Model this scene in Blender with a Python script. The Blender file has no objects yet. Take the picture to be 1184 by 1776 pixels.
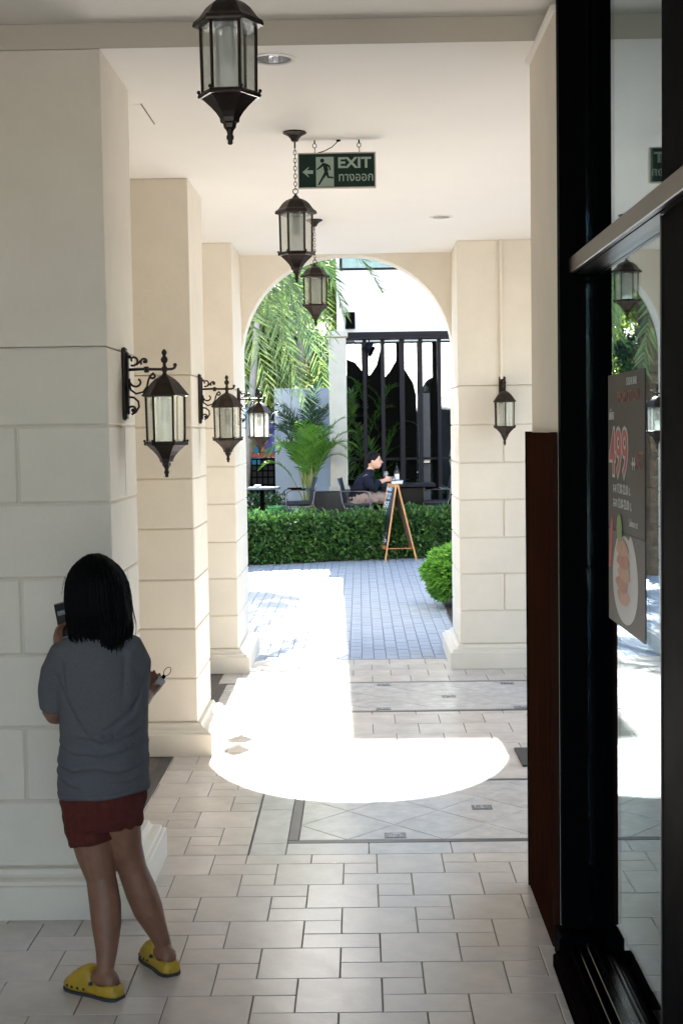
import bpy, bmesh, math, random
from mathutils import Vector, Matrix, noise
random.seed(7)
S = bpy.context.scene
COL = S.collection
PI = math.pi

# ------------------------------------------------------------------ camera
cam_d = bpy.data.cameras.new('camera'); cam = bpy.data.objects.new('camera', cam_d); COL.objects.link(cam)
YAW, PITCH, ROLL, CAM_H = -0.0131, 0.0575, -0.0145, 1.95
_f = Vector((math.sin(YAW)*math.cos(PITCH), math.cos(YAW)*math.cos(PITCH), -math.sin(PITCH)))
_r = Vector((math.cos(YAW), -math.sin(YAW), 0)); _u = _r.cross(_f)
_r2 = _r*math.cos(ROLL)+_u*math.sin(ROLL); _u2 = -_r*math.sin(ROLL)+_u*math.cos(ROLL)
cam.matrix_world = Matrix(((_r2.x, _u2.x, -_f.x, 0), (_r2.y, _u2.y, -_f.y, 0), (_r2.z, _u2.z, -_f.z, CAM_H), (0, 0, 0, 1)))
cam_d.sensor_fit = 'VERTICAL'; cam_d.sensor_height = 36.0; cam_d.lens = 36.0*2447.1/1776
cam_d.clip_start = 0.05; cam_d.clip_end = 500
S.camera = cam

# ------------------------------------------------------------------ world, sun, exposure
SUN_EL = math.radians(33.9)
w = bpy.data.worlds.new("World"); S.world = w; w.use_nodes = True
wn = w.node_tree; wn.nodes.clear()
sky = wn.nodes.new('ShaderNodeTexSky'); sky.sky_type = 'NISHITA'; sky.sun_disc = False
sky.sun_elevation = SUN_EL; sky.sun_rotation = math.radians(-0.8); sky.air_density = 1.0; sky.dust_density = 1.0; sky.ozone_density = 1.0
bg = wn.nodes.new('ShaderNodeBackground'); bg.inputs[1].default_value = 0.06
wo = wn.nodes.new('ShaderNodeOutputWorld')
wn.links.new(sky.outputs[0], bg.inputs[0]); wn.links.new(bg.outputs[0], wo.inputs[0])
sun_d = bpy.data.lights.new('sun', 'SUN'); sun = bpy.data.objects.new('sun', sun_d); COL.objects.link(sun)
sun_d.energy = 5.0; sun_d.angle = math.radians(0.53); sun_d.color = (1.0, 0.965, 0.915)
sdir = Vector((0.014*math.cos(SUN_EL), -math.cos(SUN_EL), -math.sin(SUN_EL)))
sun.rotation_euler = sdir.to_track_quat('-Z', 'Y').to_euler(); sun.location = (0, 30, 30)
S.view_settings.view_transform = 'Standard'; S.view_settings.look = 'None'
S.view_settings.exposure = 3.6; S.view_settings.gamma = 1.0; S.view_settings.use_curve_mapping = False
S.render.engine = 'CYCLES'
S.cycles.use_denoising = True
S.cycles.max_bounces = 14; S.cycles.diffuse_bounces = 8; S.cycles.glossy_bounces = 5
S.cycles.transparent_max_bounces = 24; S.cycles.transmission_bounces = 8
S.cycles.sample_clamp_indirect = 8.0
S.cycles.caustics_reflective = False; S.cycles.caustics_refractive = False

# ------------------------------------------------------------------ materials
def mat(name, col, rough=0.6, metal=0.0, nscale=0, namt=0.0, bump=0.0, bscale=60, rand=0.0, col2=None, spec=0.5, stretch=None, trans=0.0, coat=0.0):
    m = bpy.data.materials.new(name); m.use_nodes = True
    nt = m.node_tree; p = nt.nodes['Principled BSDF']
    p.inputs['Base Color'].default_value = (*col, 1); p.inputs['Roughness'].default_value = rough
    p.inputs['Metallic'].default_value = metal; p.inputs['Specular IOR Level'].default_value = spec
    if coat: p.inputs['Coat Weight'].default_value = coat
    if trans:
        out = nt.nodes['Material Output']; tr = nt.nodes.new('ShaderNodeBsdfTranslucent'); mx = nt.nodes.new('ShaderNodeMixShader')
        mx.inputs[0].default_value = trans; nt.links.new(p.outputs[0], mx.inputs[1]); nt.links.new(tr.outputs[0], mx.inputs[2])
        nt.links.new(mx.outputs[0], out.inputs[0])
    if nscale or bump:
        tc = nt.nodes.new('ShaderNodeTexCoord'); mp = nt.nodes.new('ShaderNodeMapping')
        if stretch: mp.inputs['Scale'].default_value = stretch
        nt.links.new(tc.outputs['Object'], mp.inputs[0])
    last = None
    if nscale:
        n = nt.nodes.new('ShaderNodeTexNoise'); n.inputs['Scale'].default_value = nscale; n.inputs['Detail'].default_value = 7
        n.inputs['Roughness'].default_value = 0.62
        nt.links.new(mp.outputs[0], n.inputs['Vector'])
        r = nt.nodes.new('ShaderNodeValToRGB'); r.color_ramp.elements[0].position = 0.3; r.color_ramp.elements[1].position = 0.72
        c2 = col2 if col2 else tuple(c*(1-namt) for c in col)
        r.color_ramp.elements[0].color = (*c2, 1); r.color_ramp.elements[1].color = (*col, 1)
        nt.links.new(n.outputs[0], r.inputs[0]); last = r.outputs[0]
        mr = nt.nodes.new('ShaderNodeMapRange'); mr.inputs[3].default_value = max(rough-0.07, 0.0); mr.inputs[4].default_value = min(rough+0.1, 1)
        nt.links.new(n.outputs[0], mr.inputs[0]); nt.links.new(mr.outputs[0], p.inputs['Roughness'])
    if rand:
        oi = nt.nodes.new('ShaderNodeObjectInfo'); hs = nt.nodes.new('ShaderNodeHueSaturation')
        mr2 = nt.nodes.new('ShaderNodeMapRange'); mr2.inputs[3].default_value = 1-rand; mr2.inputs[4].default_value = 1+rand
        nt.links.new(oi.outputs['Random'], mr2.inputs[0]); nt.links.new(mr2.outputs[0], hs.inputs['Value'])
        if last: nt.links.new(last, hs.inputs['Color'])
        else: hs.inputs['Color'].default_value = (*col, 1)
        last = hs.outputs[0]
    if last: nt.links.new(last, p.inputs['Base Color'])
    if trans:
        if last: nt.links.new(last, tr.inputs[0])
        else: tr.inputs[0].default_value = (*col, 1)
    if bump:
        b = nt.nodes.new('ShaderNodeBump'); b.inputs['Strength'].default_value = bump; b.inputs['Distance'].default_value = 0.01
        n2 = nt.nodes.new('ShaderNodeTexNoise'); n2.inputs['Scale'].default_value = bscale; n2.inputs['Detail'].default_value = 5
        nt.links.new(mp.outputs[0], n2.inputs['Vector']); nt.links.new(n2.outputs[0], b.inputs['Height']); nt.links.new(b.outputs[0], p.inputs['Normal'])
    return m

def leafmat(name, ca, cb, trans=0.35, rough=0.42):
    """leaf colour varies by a position noise and per-leaf island"""
    m = bpy.data.materials.new(name); m.use_nodes = True; nt = m.node_tree; p = nt.nodes['Principled BSDF']
    g = nt.nodes.new('ShaderNodeNewGeometry'); r = nt.nodes.new('ShaderNodeValToRGB')
    r.color_ramp.elements[0].color = (*ca, 1); r.color_ramp.elements[1].color = (*cb, 1)
    nt.links.new(g.outputs['Random Per Island'], r.inputs[0]); nt.links.new(r.outputs[0], p.inputs['Base Color'])
    p.inputs['Roughness'].default_value = rough
    tr = nt.nodes.new('ShaderNodeBsdfTranslucent'); nt.links.new(r.outputs[0], tr.inputs[0])
    mx = nt.nodes.new('ShaderNodeMixShader'); mx.inputs[0].default_value = trans
    nt.links.new(p.outputs[0], mx.inputs[1]); nt.links.new(tr.outputs[0], mx.inputs[2]); nt.links.new(mx.outputs[0], nt.nodes['Material Output'].inputs[0])
    return m

def panemat(name, f0=0.04, tint=(1, 1, 1), rough=0.0, wave=0.0, milk=0.0, wscale=1.2, gtint=(1, 1, 1)):
    """thin glass sheet: mirror part by viewing angle (symmetric on both faces), the rest see-through"""
    m = bpy.data.materials.new(name); m.use_nodes = True; nt = m.node_tree; nt.nodes.clear()
    out = nt.nodes.new('ShaderNodeOutputMaterial'); mx = nt.nodes.new('ShaderNodeMixShader')
    gl = nt.nodes.new('ShaderNodeBsdfGlossy'); gl.inputs['Roughness'].default_value = rough
    gl.inputs['Color'].default_value = (*gtint, 1)
    tr = nt.nodes.new('ShaderNodeBsdfTransparent'); tr.inputs[0].default_value = (*tint, 1)
    lw = nt.nodes.new('ShaderNodeLayerWeight'); lw.inputs[0].default_value = 0.5
    pw = nt.nodes.new('ShaderNodeMath'); pw.operation = 'POWER'; pw.inputs[1].default_value = 5
    ma = nt.nodes.new('ShaderNodeMath'); ma.operation = 'MULTIPLY_ADD'; ma.inputs[1].default_value = 1-f0; ma.inputs[2].default_value = f0
    nt.links.new(lw.outputs['Facing'], pw.inputs[0]); nt.links.new(pw.outputs[0], ma.inputs[0]); nt.links.new(ma.outputs[0], mx.inputs[0])
    base = tr.outputs[0]
    if milk:
        d1 = nt.nodes.new('ShaderNodeBsdfDiffuse'); d1.inputs[0].default_value = (0.8, 0.8, 0.78, 1)
        d2 = nt.nodes.new('ShaderNodeBsdfTranslucent'); d2.inputs[0].default_value = (0.85, 0.85, 0.82, 1)
        df = nt.nodes.new('ShaderNodeMixShader'); df.inputs[0].default_value = 0.55; nt.links.new(d1.outputs[0], df.inputs[1]); nt.links.new(d2.outputs[0], df.inputs[2])
        m2 = nt.nodes.new('ShaderNodeMixShader'); m2.inputs[0].default_value = milk
        nt.links.new(tr.outputs[0], m2.inputs[1]); nt.links.new(df.outputs[0], m2.inputs[2]); base = m2.outputs[0]
    nt.links.new(base, mx.inputs[1]); nt.links.new(gl.outputs[0], mx.inputs[2]); nt.links.new(mx.outputs[0], out.inputs[0])
    if wave:
        tc = nt.nodes.new('ShaderNodeTexCoord'); n = nt.nodes.new('ShaderNodeTexNoise'); n.inputs['Scale'].default_value = wscale; n.inputs['Detail'].default_value = 1
        b = nt.nodes.new('ShaderNodeBump'); b.inputs['Strength'].default_value = 1.0; b.inputs['Distance'].default_value = wave
        nt.links.new(tc.outputs['Object'], n.inputs['Vector']); nt.links.new(n.outputs[0], b.inputs['Height']); nt.links.new(b.outputs[0], gl.inputs['Normal'])
    return m

MT = dict(
    cream=mat('cream_paint', (0.76, 0.70, 0.598), 0.66, nscale=2.6, namt=0.11, bump=0.16, bscale=38, rand=0.03),
    ceil=mat('ceiling_paint', (0.87, 0.845, 0.80), 0.8, nscale=1.3, namt=0.04, bump=0.04, bscale=20),
    fascia=mat('fascia_paint', (0.60, 0.55, 0.46), 0.7, nscale=2, namt=0.06, bump=0.04),
    tile=mat('beige_tile', (0.64, 0.585, 0.53), 0.22, nscale=5, namt=0.2, bump=0.10, bscale=14, rand=0.08),
    slab=mat('pale_slab', (0.58, 0.57, 0.56), 0.22, nscale=9, namt=0.22, bump=0.08, bscale=18, rand=0.04),
    marble=mat('marble_tile', (0.60, 0.585, 0.57), 0.2, nscale=11, namt=0.25, bump=0.06, bscale=16, rand=0.05),
    grout=mat('grout', (0.16, 0.14, 0.12), 0.9, nscale=30, namt=0.3),
    darkstone=mat('dark_stone', (0.035, 0.036, 0.042), 0.35, nscale=6, namt=0.3, spec=0.35),
    paver=mat('grey_paver', (0.26, 0.31, 0.385), 0.5, nscale=8, namt=0.25, bump=0.25, bscale=40, rand=0.07),
    yard=mat('yard_paving', (0.42, 0.40, 0.37), 0.9, nscale=2, namt=0.2),
    soil=mat('soil', (0.06, 0.045, 0.03), 0.95, nscale=12, namt=0.5, bump=0.6, bscale=20),
    bronze=mat('bronze', (0.011, 0.007, 0.005), 0.42, metal=0.45, nscale=25, col2=(0.032, 0.018, 0.011), bump=0.15, bscale=70),
    pane=panemat('lantern_glass', 0.07, (0.97, 0.98, 0.97), 0.03, milk=0.10),
    frost=mat('frosted_bulb', (0.72, 0.74, 0.72), 0.35, trans=0.5),
    shopglass=panemat('shop_glass', 0.045, (0.92, 0.95, 0.93), 0.0, gtint=(0.80, 0.92, 1.0)),
    black=mat('black_metal', (0.002, 0.002, 0.0024), 0.7, nscale=8, namt=0.3, spec=0.02),
    sillm=mat('dark_sill', (0.010, 0.006, 0.006), 0.7, nscale=8, namt=0.4, spec=0.0),
    blackgloss=mat('black_gloss', (0.003, 0.003, 0.004), 0.20, nscale=6, namt=0.3, spec=0.35),
    alu=mat('transom_metal', (0.075, 0.068, 0.062), 0.38, metal=0.85),
    wood=mat('dark_wood', (0.040, 0.0165, 0.011), 0.75, nscale=5, col2=(0.026, 0.008, 0.005), spec=0.0, bump=0.12, bscale=30, stretch=(6, 6, 0.35)),
    oak=mat('orange_wood', (0.50, 0.25, 0.10), 0.5, nscale=6, namt=0.35, stretch=(6, 6, 0.5), bump=0.1),
    plastic=mat('white_plastic', (0.72, 0.70, 0.66), 0.4),
    steel=mat('steel', (0.62, 0.62, 0.64), 0.22, metal=1.0), dsteel=mat('dull_chrome', (0.16, 0.165, 0.18), 0.3, metal=1.0),
    signgreen=mat('sign_green', (0.001, 0.021, 0.013), 0.4, nscale=3, namt=0.15, spec=0.2),
    signpale=mat('sign_pale', (0.28, 0.36, 0.30), 0.5),
    signframe=mat('sign_frame', (0.42, 0.38, 0.33), 0.45, metal=0.4),
    poster=mat('poster_dark', (0.036, 0.034, 0.026), 0.6, nscale=3, namt=0.25),
    posterlow=mat('poster_grey', (0.10, 0.09, 0.08), 0.6, nscale=3, namt=0.2),
    pred=mat('poster_red', (0.42, 0.035, 0.04), 0.5), pwhite=mat('poster_white', (0.45, 0.45, 0.44), 0.5),
    pdim=mat('poster_dim_red', (0.16, 0.035, 0.025), 0.5), psalmon2=mat('poster_salmon_pale', (0.50, 0.24, 0.13), 0.5, nscale=30, namt=0.4), psalmon=mat('poster_salmon', (0.45, 0.14, 0.06), 0.5, nscale=20, namt=0.45), pgreen=mat('poster_green', (0.16, 0.28, 0.06), 0.5, nscale=20, namt=0.4),
    skin=mat('skin', (0.25, 0.115, 0.066), 0.55, nscale=16, namt=0.30, bump=0.12, bscale=160),
    skin2=mat('skin_light', (0.60, 0.35, 0.26), 0.5, nscale=10, namt=0.12),
    hair=mat('black_hair', (0.0022, 0.0018, 0.0018), 0.5, nscale=40, namt=0.4, spec=0.12),
    shirt=mat('grey_shirt', (0.115, 0.117, 0.127), 0.9, nscale=240, namt=0.30, bump=0.25, bscale=300, spec=0.2),
    shorts=mat('maroon_shorts', (0.105, 0.024, 0.018), 0.9, nscale=60, namt=0.35, bump=0.25, bscale=220, spec=0.2),
    clog=mat('yellow_clog', (0.46, 0.285, 0.018), 0.5, nscale=14, namt=0.28, bump=0.03),
    rubber=mat('dark_rubber', (0.03, 0.028, 0.03), 0.7),
    navy=mat('navy_cloth', (0.010, 0.012, 0.026), 0.9, nscale=20, namt=0.3, bump=0.2, bscale=80, spec=0.2),
    plaid=mat('taupe_cloth', (0.26, 0.20, 0.19), 0.9, nscale=14, namt=0.35, bump=0.2),
    fac=mat('white_render', (0.82, 0.83, 0.84), 0.8, nscale=1.5, namt=0.04, bump=0.05),
    gwall=mat('garden_wall_paint', (0.50, 0.54, 0.60), 0.8, nscale=3, namt=0.15),
    col=mat('stone_column', (0.46, 0.45, 0.41), 0.8, nscale=5, namt=0.12, bump=0.15),
    barm=mat('navy_steel', (0.006, 0.0065, 0.013), 0.5, spec=0.15, nscale=5, namt=0.3),
    facglass=panemat('facade_glass', 0.26, (0.45, 0.55, 0.60), 0.0, wave=0.006, wscale=1.2),
    cyan=panemat('upper_window_glass', 0.03, (0.6, 0.85, 0.9), 0.0, wave=0.01),
    teal=mat('teal_sky_reflection', (0.06, 0.30, 0.32), 0.7, nscale=3, namt=0.4, stretch=(3, 1, 0.4)),  # mirrored sky painted as teal behind the upper window
    reflblack=mat('dark_reflection', (0.0035, 0.0045, 0.004), 0.9, nscale=6, namt=0.6, stretch=(5, 1, 0.3), spec=0.1),  # near-black that paints the dark reflections of the cafe window
    slate=mat('pane_reflection_blue', (0.040, 0.060, 0.090), 0.5, nscale=3, namt=0.4),  # blue-grey painted for the reflection in one cafe pane
    mirrordark=mat('reflection_darkener', (0.012, 0.014, 0.018), 0.8, nscale=2, namt=0.5),  # dark coat added to deepen the outer wall's mirror image
    darkroom=mat('dark_interior', (0.025, 0.023, 0.022), 0.8, nscale=3, namt=0.4),
    pot=mat('green_pot', (0.05, 0.25, 0.07), 0.4),
    blue=mat('blue_panel', (0.02, 0.35, 0.60), 0.5, nscale=6, namt=0.3, stretch=(0.5, 1, 8)),
    purple=mat('violet_panel', (0.16, 0.13, 0.50), 0.5, nscale=6, namt=0.4),
    gold=mat('gold_leaf', (0.45, 0.27, 0.06), 0.35, metal=0.6, nscale=20, namt=0.4),
    red=mat('red_paint', (0.40, 0.07, 0.03), 0.5),
    granite=mat('granite', (0.25, 0.27, 0.30), 0.25, nscale=60, namt=0.4),
    trunk=mat('palm_bark', (0.13, 0.095, 0.065), 0.9, nscale=12, namt=0.6, bump=0.8, bscale=18),
    palebark=mat('pale_bark', (0.42, 0.38, 0.35), 0.8, nscale=8, namt=0.3, bump=0.3),
    hedge=leafmat('hedge_leaf', (0.014, 0.052, 0.018), (0.075, 0.185, 0.036), 0.28), tips=leafmat('hedge_tips', (0.06, 0.15, 0.03), (0.13, 0.27, 0.05), 0.35),
    bush=leafmat('bush_leaf', (0.08, 0.24, 0.03), (0.19, 0.42, 0.06), 0.35),
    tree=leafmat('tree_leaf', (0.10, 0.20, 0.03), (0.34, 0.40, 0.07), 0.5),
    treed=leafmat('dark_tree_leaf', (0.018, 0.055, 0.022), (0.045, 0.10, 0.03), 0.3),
    palm=leafmat('date_palm_leaf', (0.035, 0.085, 0.045), (0.13, 0.21, 0.075), 0.35, 0.35),
    climber=leafmat('window_plant_leaf', (0.02, 0.07, 0.02), (0.09, 0.19, 0.03), 0.3),
    areca=leafmat('areca_leaf', (0.06, 0.17, 0.02), (0.14, 0.30, 0.035), 0.45),
    stem=mat('palm_stem', (0.22, 0.24, 0.06), 0.5),
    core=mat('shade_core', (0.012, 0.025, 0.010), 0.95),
    flower=leafmat('white_flower', (0.60, 0.62, 0.50), (0.75, 0.75, 0.65), 0.3),
    screen=mat('phone_black', (0.01, 0.01, 0.012), 0.12), phone=mat('phone_case', (0.32, 0.30, 0.29), 0.35, metal=0.3),
    mesh=mat('chair_fabric', (0.020, 0.022, 0.032), 0.8, bump=0.3, bscale=200),
    glassobj=panemat('drinking_glass', 0.10, (0.9, 0.93, 0.95), 0.02, milk=0.12),
    chalk=mat('chalk_text', (0.55, 0.70, 0.85), 0.8, nscale=60, namt=0.3), board=mat('blackboard', (0.012, 0.018, 0.022), 0.6, nscale=20, namt=0.3),
    boardback=mat('board_back', (0.20, 0.15, 0.11), 0.7, nscale=6, namt=0.3),
)

# ------------------------------------------------------------------ mesh helpers
class MB:
    def __init__(s): s.v = []; s.f = []
    def add(s, vs, fs):
        b = len(s.v); s.v += [tuple(v) for v in vs]; s.f += [tuple(i+b for i in f) for f in fs]; return s
    def box(s, a, b, M=None):
        (x0, y0, z0), (x1, y1, z1) = a, b
        vs = [Vector(p) for p in ((x0, y0, z0), (x1, y0, z0), (x1, y1, z0), (x0, y1, z0), (x0, y0, z1), (x1, y0, z1), (x1, y1, z1), (x0, y1, z1))]
        if M: vs = [M @ v for v in vs]
        return s.add(vs, [(0, 3, 2, 1), (4, 5, 6, 7), (0, 1, 5, 4), (1, 2, 6, 5), (2, 3, 7, 6), (3, 0, 4, 7)])
    def cbox(s, a, b, ch=0.008):
        """box with chamfered edges"""
        x0, y0, z0 = a; x1, y1, z1 = b; c = ch
        vs = []
        for z, k in ((z0, c), (z0+c, 0), (z1-c, 0), (z1, c)):
            X0, X1, Y0, Y1 = x0+k, x1-k, y0+k, y1-k
            q = c if k == 0 else 0.0
            if k == 0: vs += [(X0+q, Y0, z), (X1-q, Y0, z), (X1, Y0+q, z), (X1, Y1-q, z), (X1-q, Y1, z), (X0+q, Y1, z), (X0, Y1-q, z), (X0, Y0+q, z)]
            else: vs += [(X0, Y0, z), (X1, Y0, z), (X1, Y0, z), (X1, Y1, z), (X1, Y1, z), (X0, Y1, z), (X0, Y1, z), (X0, Y0, z)]
        fs = []
        for L in range(3):
            for i in range(8):
                j = (i+1) % 8; fs.append((L*8+i, L*8+j, L*8+8+j, L*8+8+i))
        fs.append((7, 6, 5, 4, 3, 2, 1, 0)); fs.append(tuple(range(24, 32)))
        return s.add(vs, fs)
    def tube(s, pts, rad, n=8, cap=True, flat=None):
        pts = [Vector(p) for p in pts]; k = len(pts)
        if not hasattr(rad, '__len__'): rad = [rad]*k
        up = None; rings = []
        for i, p in enumerate(pts):
            t = (pts[min(i+1, k-1)]-pts[max(i-1, 0)])
            if t.length < 1e-9: t = Vector((0, 0, 1))
            t.normalize()
            if up is None:
                up = t.orthogonal().normalized() if flat is None else (Vector(flat)-t*Vector(flat).dot(t)).normalized()
            else:
                up = (up-t*up.dot(t)); up = up.normalized() if up.length > 1e-6 else t.orthogonal().normalized()
            sd = t.cross(up)
            rings.append([p+(up*math.cos(2*PI*j/n)+sd*math.sin(2*PI*j/n))*rad[i] for j in range(n)])
        vs = [v for r in rings for v in r]; fs = []
        for i in range(k-1):
            for j in range(n):
                a = i*n+j; b = i*n+(j+1) % n; fs.append((a, b, b+n, a+n))
        if cap: fs.append(tuple(reversed(range(n)))); fs.append(tuple((k-1)*n+j for j in range(n)))
        return s.add(vs, fs)
    def rings(s, rings, cap=True):
        """rings: list of equal-length point loops"""
        n = len(rings[0]); vs = [v for r in rings for v in r]; fs = []
        for i in range(len(rings)-1):
            for j in range(n):
                a = i*n+j; b = i*n+(j+1) % n; fs.append((a, b, b+n, a+n))
        if cap: fs.append(tuple(reversed(range(n)))); fs.append(tuple((len(rings)-1)*n+j for j in range(n)))
        return s.add(vs, fs)
    def lathe(s, prof, n=24, c=(0, 0, 0), ph=0.0, cap=True):
        return s.rings([[(c[0]+r*math.cos(ph+2*PI*j/n), c[1]+r*math.sin(ph+2*PI*j/n), c[2]+z) for j in range(n)] for r, z in prof], cap)
    def loft(s, st, n=20):
        """st: list of (centre, rx, ry, yaw) horizontal ellipses or (centre, rx, ry, yaw, axis)"""
        R = []
        for q in st:
            c = Vector(q[0]); rx, ry = q[1], q[2]; yaw = q[3] if len(q) > 3 else 0
            R.append([c+Vector((math.cos(yaw)*rx*math.cos(a)-math.sin(yaw)*ry*math.sin(a), math.sin(yaw)*rx*math.cos(a)+math.cos(yaw)*ry*math.sin(a), 0)) for a in [2*PI*j/n for j in range(n)]])
        return s.rings(R)
    def ball(s, c, r, n=12, sc=(1, 1, 1), M=None):
        R = []
        for i in range(1, n//2+1):
            th = PI*(i-0.5)/(n//2)
            ring = [Vector((r*sc[0]*math.sin(th)*math.cos(2*PI*j/n), r*sc[1]*math.sin(th)*math.sin(2*PI*j/n), -r*sc[2]*math.cos(th))) for j in range(n)]
            if M: ring = [M @ v for v in ring]
            R.append([Vector(c)+v for v in ring])
        return s.rings(R)
    def prism(s, poly, axis, d0, d1):
        """poly: 2D loop extruded along an axis ('x','y','z')"""
        n = len(poly)
        def P(a, b, d): return {'x': (d, a, b), 'y': (a, d, b), 'z': (a, b, d)}[axis]
        vs = [P(a, b, d0) for a, b in poly]+[P(a, b, d1) for a, b in poly]
        fs = [tuple(reversed(range(n))), tuple(range(n, 2*n))]+[(i, (i+1) % n, n+(i+1) % n, n+i) for i in range(n)]
        return s.add(vs, fs)
    def mesh(s, name, m, smooth=False, off=None):
        me = bpy.data.meshes.new(name)
        vs = s.v if off is None else [(v[0]-off[0], v[1]-off[1], v[2]-off[2]) for v in s.v]
        me.from_pydata(vs, [], s.f); me.materials.append(MT[m] if isinstance(m, str) else m)
        bm = bmesh.new(); bm.from_mesh(me); bmesh.ops.remove_doubles(bm, verts=bm.verts, dist=1e-6) if len(s.v) < 20000 else None
        if len(s.v) < 20000: bmesh.ops.recalc_face_normals(bm, faces=bm.faces)
        bm.to_mesh(me); bm.free()
        if smooth:
            for p in me.polygons: p.use_smooth = True
        return me
    def build(s, name, m, parent=None, smooth=False, off=None):
        if off is None and parent is not None:
            off = parent.matrix_world.translation if parent.parent is None else (parent.location + parent.parent.location)
            off = tuple(off)
        o = bpy.data.objects.new(name, s.mesh(name, m, smooth, off)); COL.objects.link(o)
        if parent: o.parent = parent
        if smooth == 'auto': autosmooth(o.data)
        return o

def autosmooth(me, ang=0.6):
    bm = bmesh.new(); bm.from_mesh(me)
    for e in bm.edges:
        if len(e.link_faces) == 2 and e.calc_face_angle(0) > ang: e.smooth = False
    bm.to_mesh(me); bm.free()
    for p in me.polygons: p.use_smooth = True

def tag(o, label=None, cat=None, group=None, kind=None):
    if label: o['label'] = label
    if cat: o['category'] = cat
    if group: o['group'] = group
    if kind: o['kind'] = kind
    return o
def empty(name, loc=(0, 0, 0), label=None, cat=None, group=None):
    o = bpy.data.objects.new(name, None); COL.objects.link(o); o.location = loc; o.empty_display_size = 0.1
    o.matrix_world = Matrix.Translation(loc)
    return tag(o, label, cat, group)
def sub(name, me, parent, loc=(0, 0, 0), rot=(0, 0, 0), scale=None):
    o = bpy.data.objects.new(name, me); COL.objects.link(o); o.parent = parent; o.location = loc; o.rotation_euler = rot
    if scale: o.scale = scale
    return o
def children(o): return [c for c in bpy.data.objects if c.parent == o]
def copy_tree(o, parent=None):
    c = o.copy(); COL.objects.link(c); c.parent = parent
    for ch in children(o): copy_tree(ch, c)
    return c
def evaluated(mb, voxel, smooth_it=4, mats='skin', name='tmp'):
    me = mb.mesh(name, mats); o = bpy.data.objects.new(name, me); COL.objects.link(o)
    r = o.modifiers.new('r', 'REMESH'); r.mode = 'VOXEL'; r.voxel_size = voxel; r.use_smooth_shade = True
    if smooth_it:
        sm = o.modifiers.new('s', 'SMOOTH'); sm.factor = 0.5; sm.iterations = smooth_it
    bpy.context.view_layer.update()
    dg = bpy.context.evaluated_depsgraph_get()
    m2 = bpy.data.meshes.new_from_object(o.evaluated_get(dg)); m2.name = name
    bpy.data.objects.remove(o); m2.materials.clear(); m2.materials.append(MT[mats])
    for p in m2.polygons: p.use_smooth = True
    return m2
def text_mesh(body, size, m, extrude=0.0008, bold=0.0, align='LEFT', sx=1.0):
    c = bpy.data.curves.new('text', 'FONT'); c.body = body; c.size = size; c.extrude = extrude; c.align_x = align; c.offset = bold; c.resolution_u = 3
    o = bpy.data.objects.new('text', c); COL.objects.link(o); bpy.context.view_layer.update()
    dg = bpy.context.evaluated_depsgraph_get(); me = bpy.data.meshes.new_from_object(o.evaluated_get(dg))
    bpy.data.objects.remove(o); me.materials.clear(); me.materials.append(MT[m])
    for v in me.vertices: v.co.x *= sx
    return me

HC = 3.4685     # ceiling of the walk
HN = 3.568      # ceiling nearer the camera
XL, XR = -1.0, 0.725

# ------------------------------------------------------------------ ground and floor
g = MB().box((-60, -40, -0.6), (60, 90, -0.05)).build('ground', 'yard'); g['kind'] = 'structure'
floor = MB().box((-2.6, -7, -0.05), (2.6, 11.95, -0.006)).build('floor', 'grout'); floor['kind'] = 'structure'

def tile_mesh(poly, m, top=0.0, g=0.0017, bev=0.0022, name='tile'):
    """one bevelled tile from a 2D polygon (counter-clockwise)"""
    n = len(poly)
    def inset(d):
        out = []
        for i in range(n):
            p0, p1, p2 = Vector(poly[i-1]), Vector(poly[i]), Vector(poly[(i+1) % n])
            e1 = (p1-p0).normalized(); e2 = (p2-p1).normalized(); n1 = Vector((-e1.y, e1.x)); n2 = Vector((-e2.y, e2.x))
            bis = (n1+n2); k = bis.length_squared
            out.append(p1+bis*(2*d/k) if k > 0.05 else p1+n1*d)
        return out
    a, b = inset(g), inset(g+bev)
    mb = MB(); vs = [(p.x, p.y, top-0.012) for p in a]+[(p.x, p.y, top-bev*0.8) for p in a]+[(p.x, p.y, top) for p in b]
    fs = [tuple(range(2*n, 3*n))]
    for i in range(n):
        j = (i+1) % n; fs += [(i, j, n+j, n+i), (n+i, n+j, 2*n+j, 2*n+i)]
    mb.add(vs, fs); return mb
U = 0.1488; FX, FY = -0.3917, 4.931
tB = tile_mesh([(0, 0), (2*U, 0), (2*U, 2*U), (0, 2*U)], 'tile').mesh('tile_large', 'tile')
tS = tile_mesh([(0, 0), (U, 0), (U, U), (0, U)], 'tile').mesh('tile_small', 'tile')
tL = tile_mesh([(0, 0), (2*U, 0), (2*U, U), (0, U)], 'tile').mesh('tile_long', 'tile')
def clip(poly, x0, y0, x1, y1):
    for ax, lim, sg in ((0, x0, 1), (0, x1, -1), (1, y0, 1), (1, y1, -1)):
        out = []
        for i in range(len(poly)):
            p, q = poly[i-1], poly[i]; dp = (p[ax]-lim)*sg; dq = (q[ax]-lim)*sg
            if (dp >= 0) != (dq >= 0):
                t = dp/(dp-dq); out.append((p[0]+t*(q[0]-p[0]), p[1]+t*(q[1]-p[1])))
            if dq >= 0: out.append(q)
        poly = out
        if not poly: return None
    ar = 0.5*sum(poly[i-1][0]*poly[i][1]-poly[i][0]*poly[i-1][1] for i in range(len(poly)))
    cl = [p for i, p in enumerate(poly) if (Vector(p)-Vector(poly[i-1])).length > 0.004]
    return cl if ar > 0.0006 and len(cl) > 2 else None
far_tiles = MB(); n_t = 0
PYE = 6.405
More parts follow.
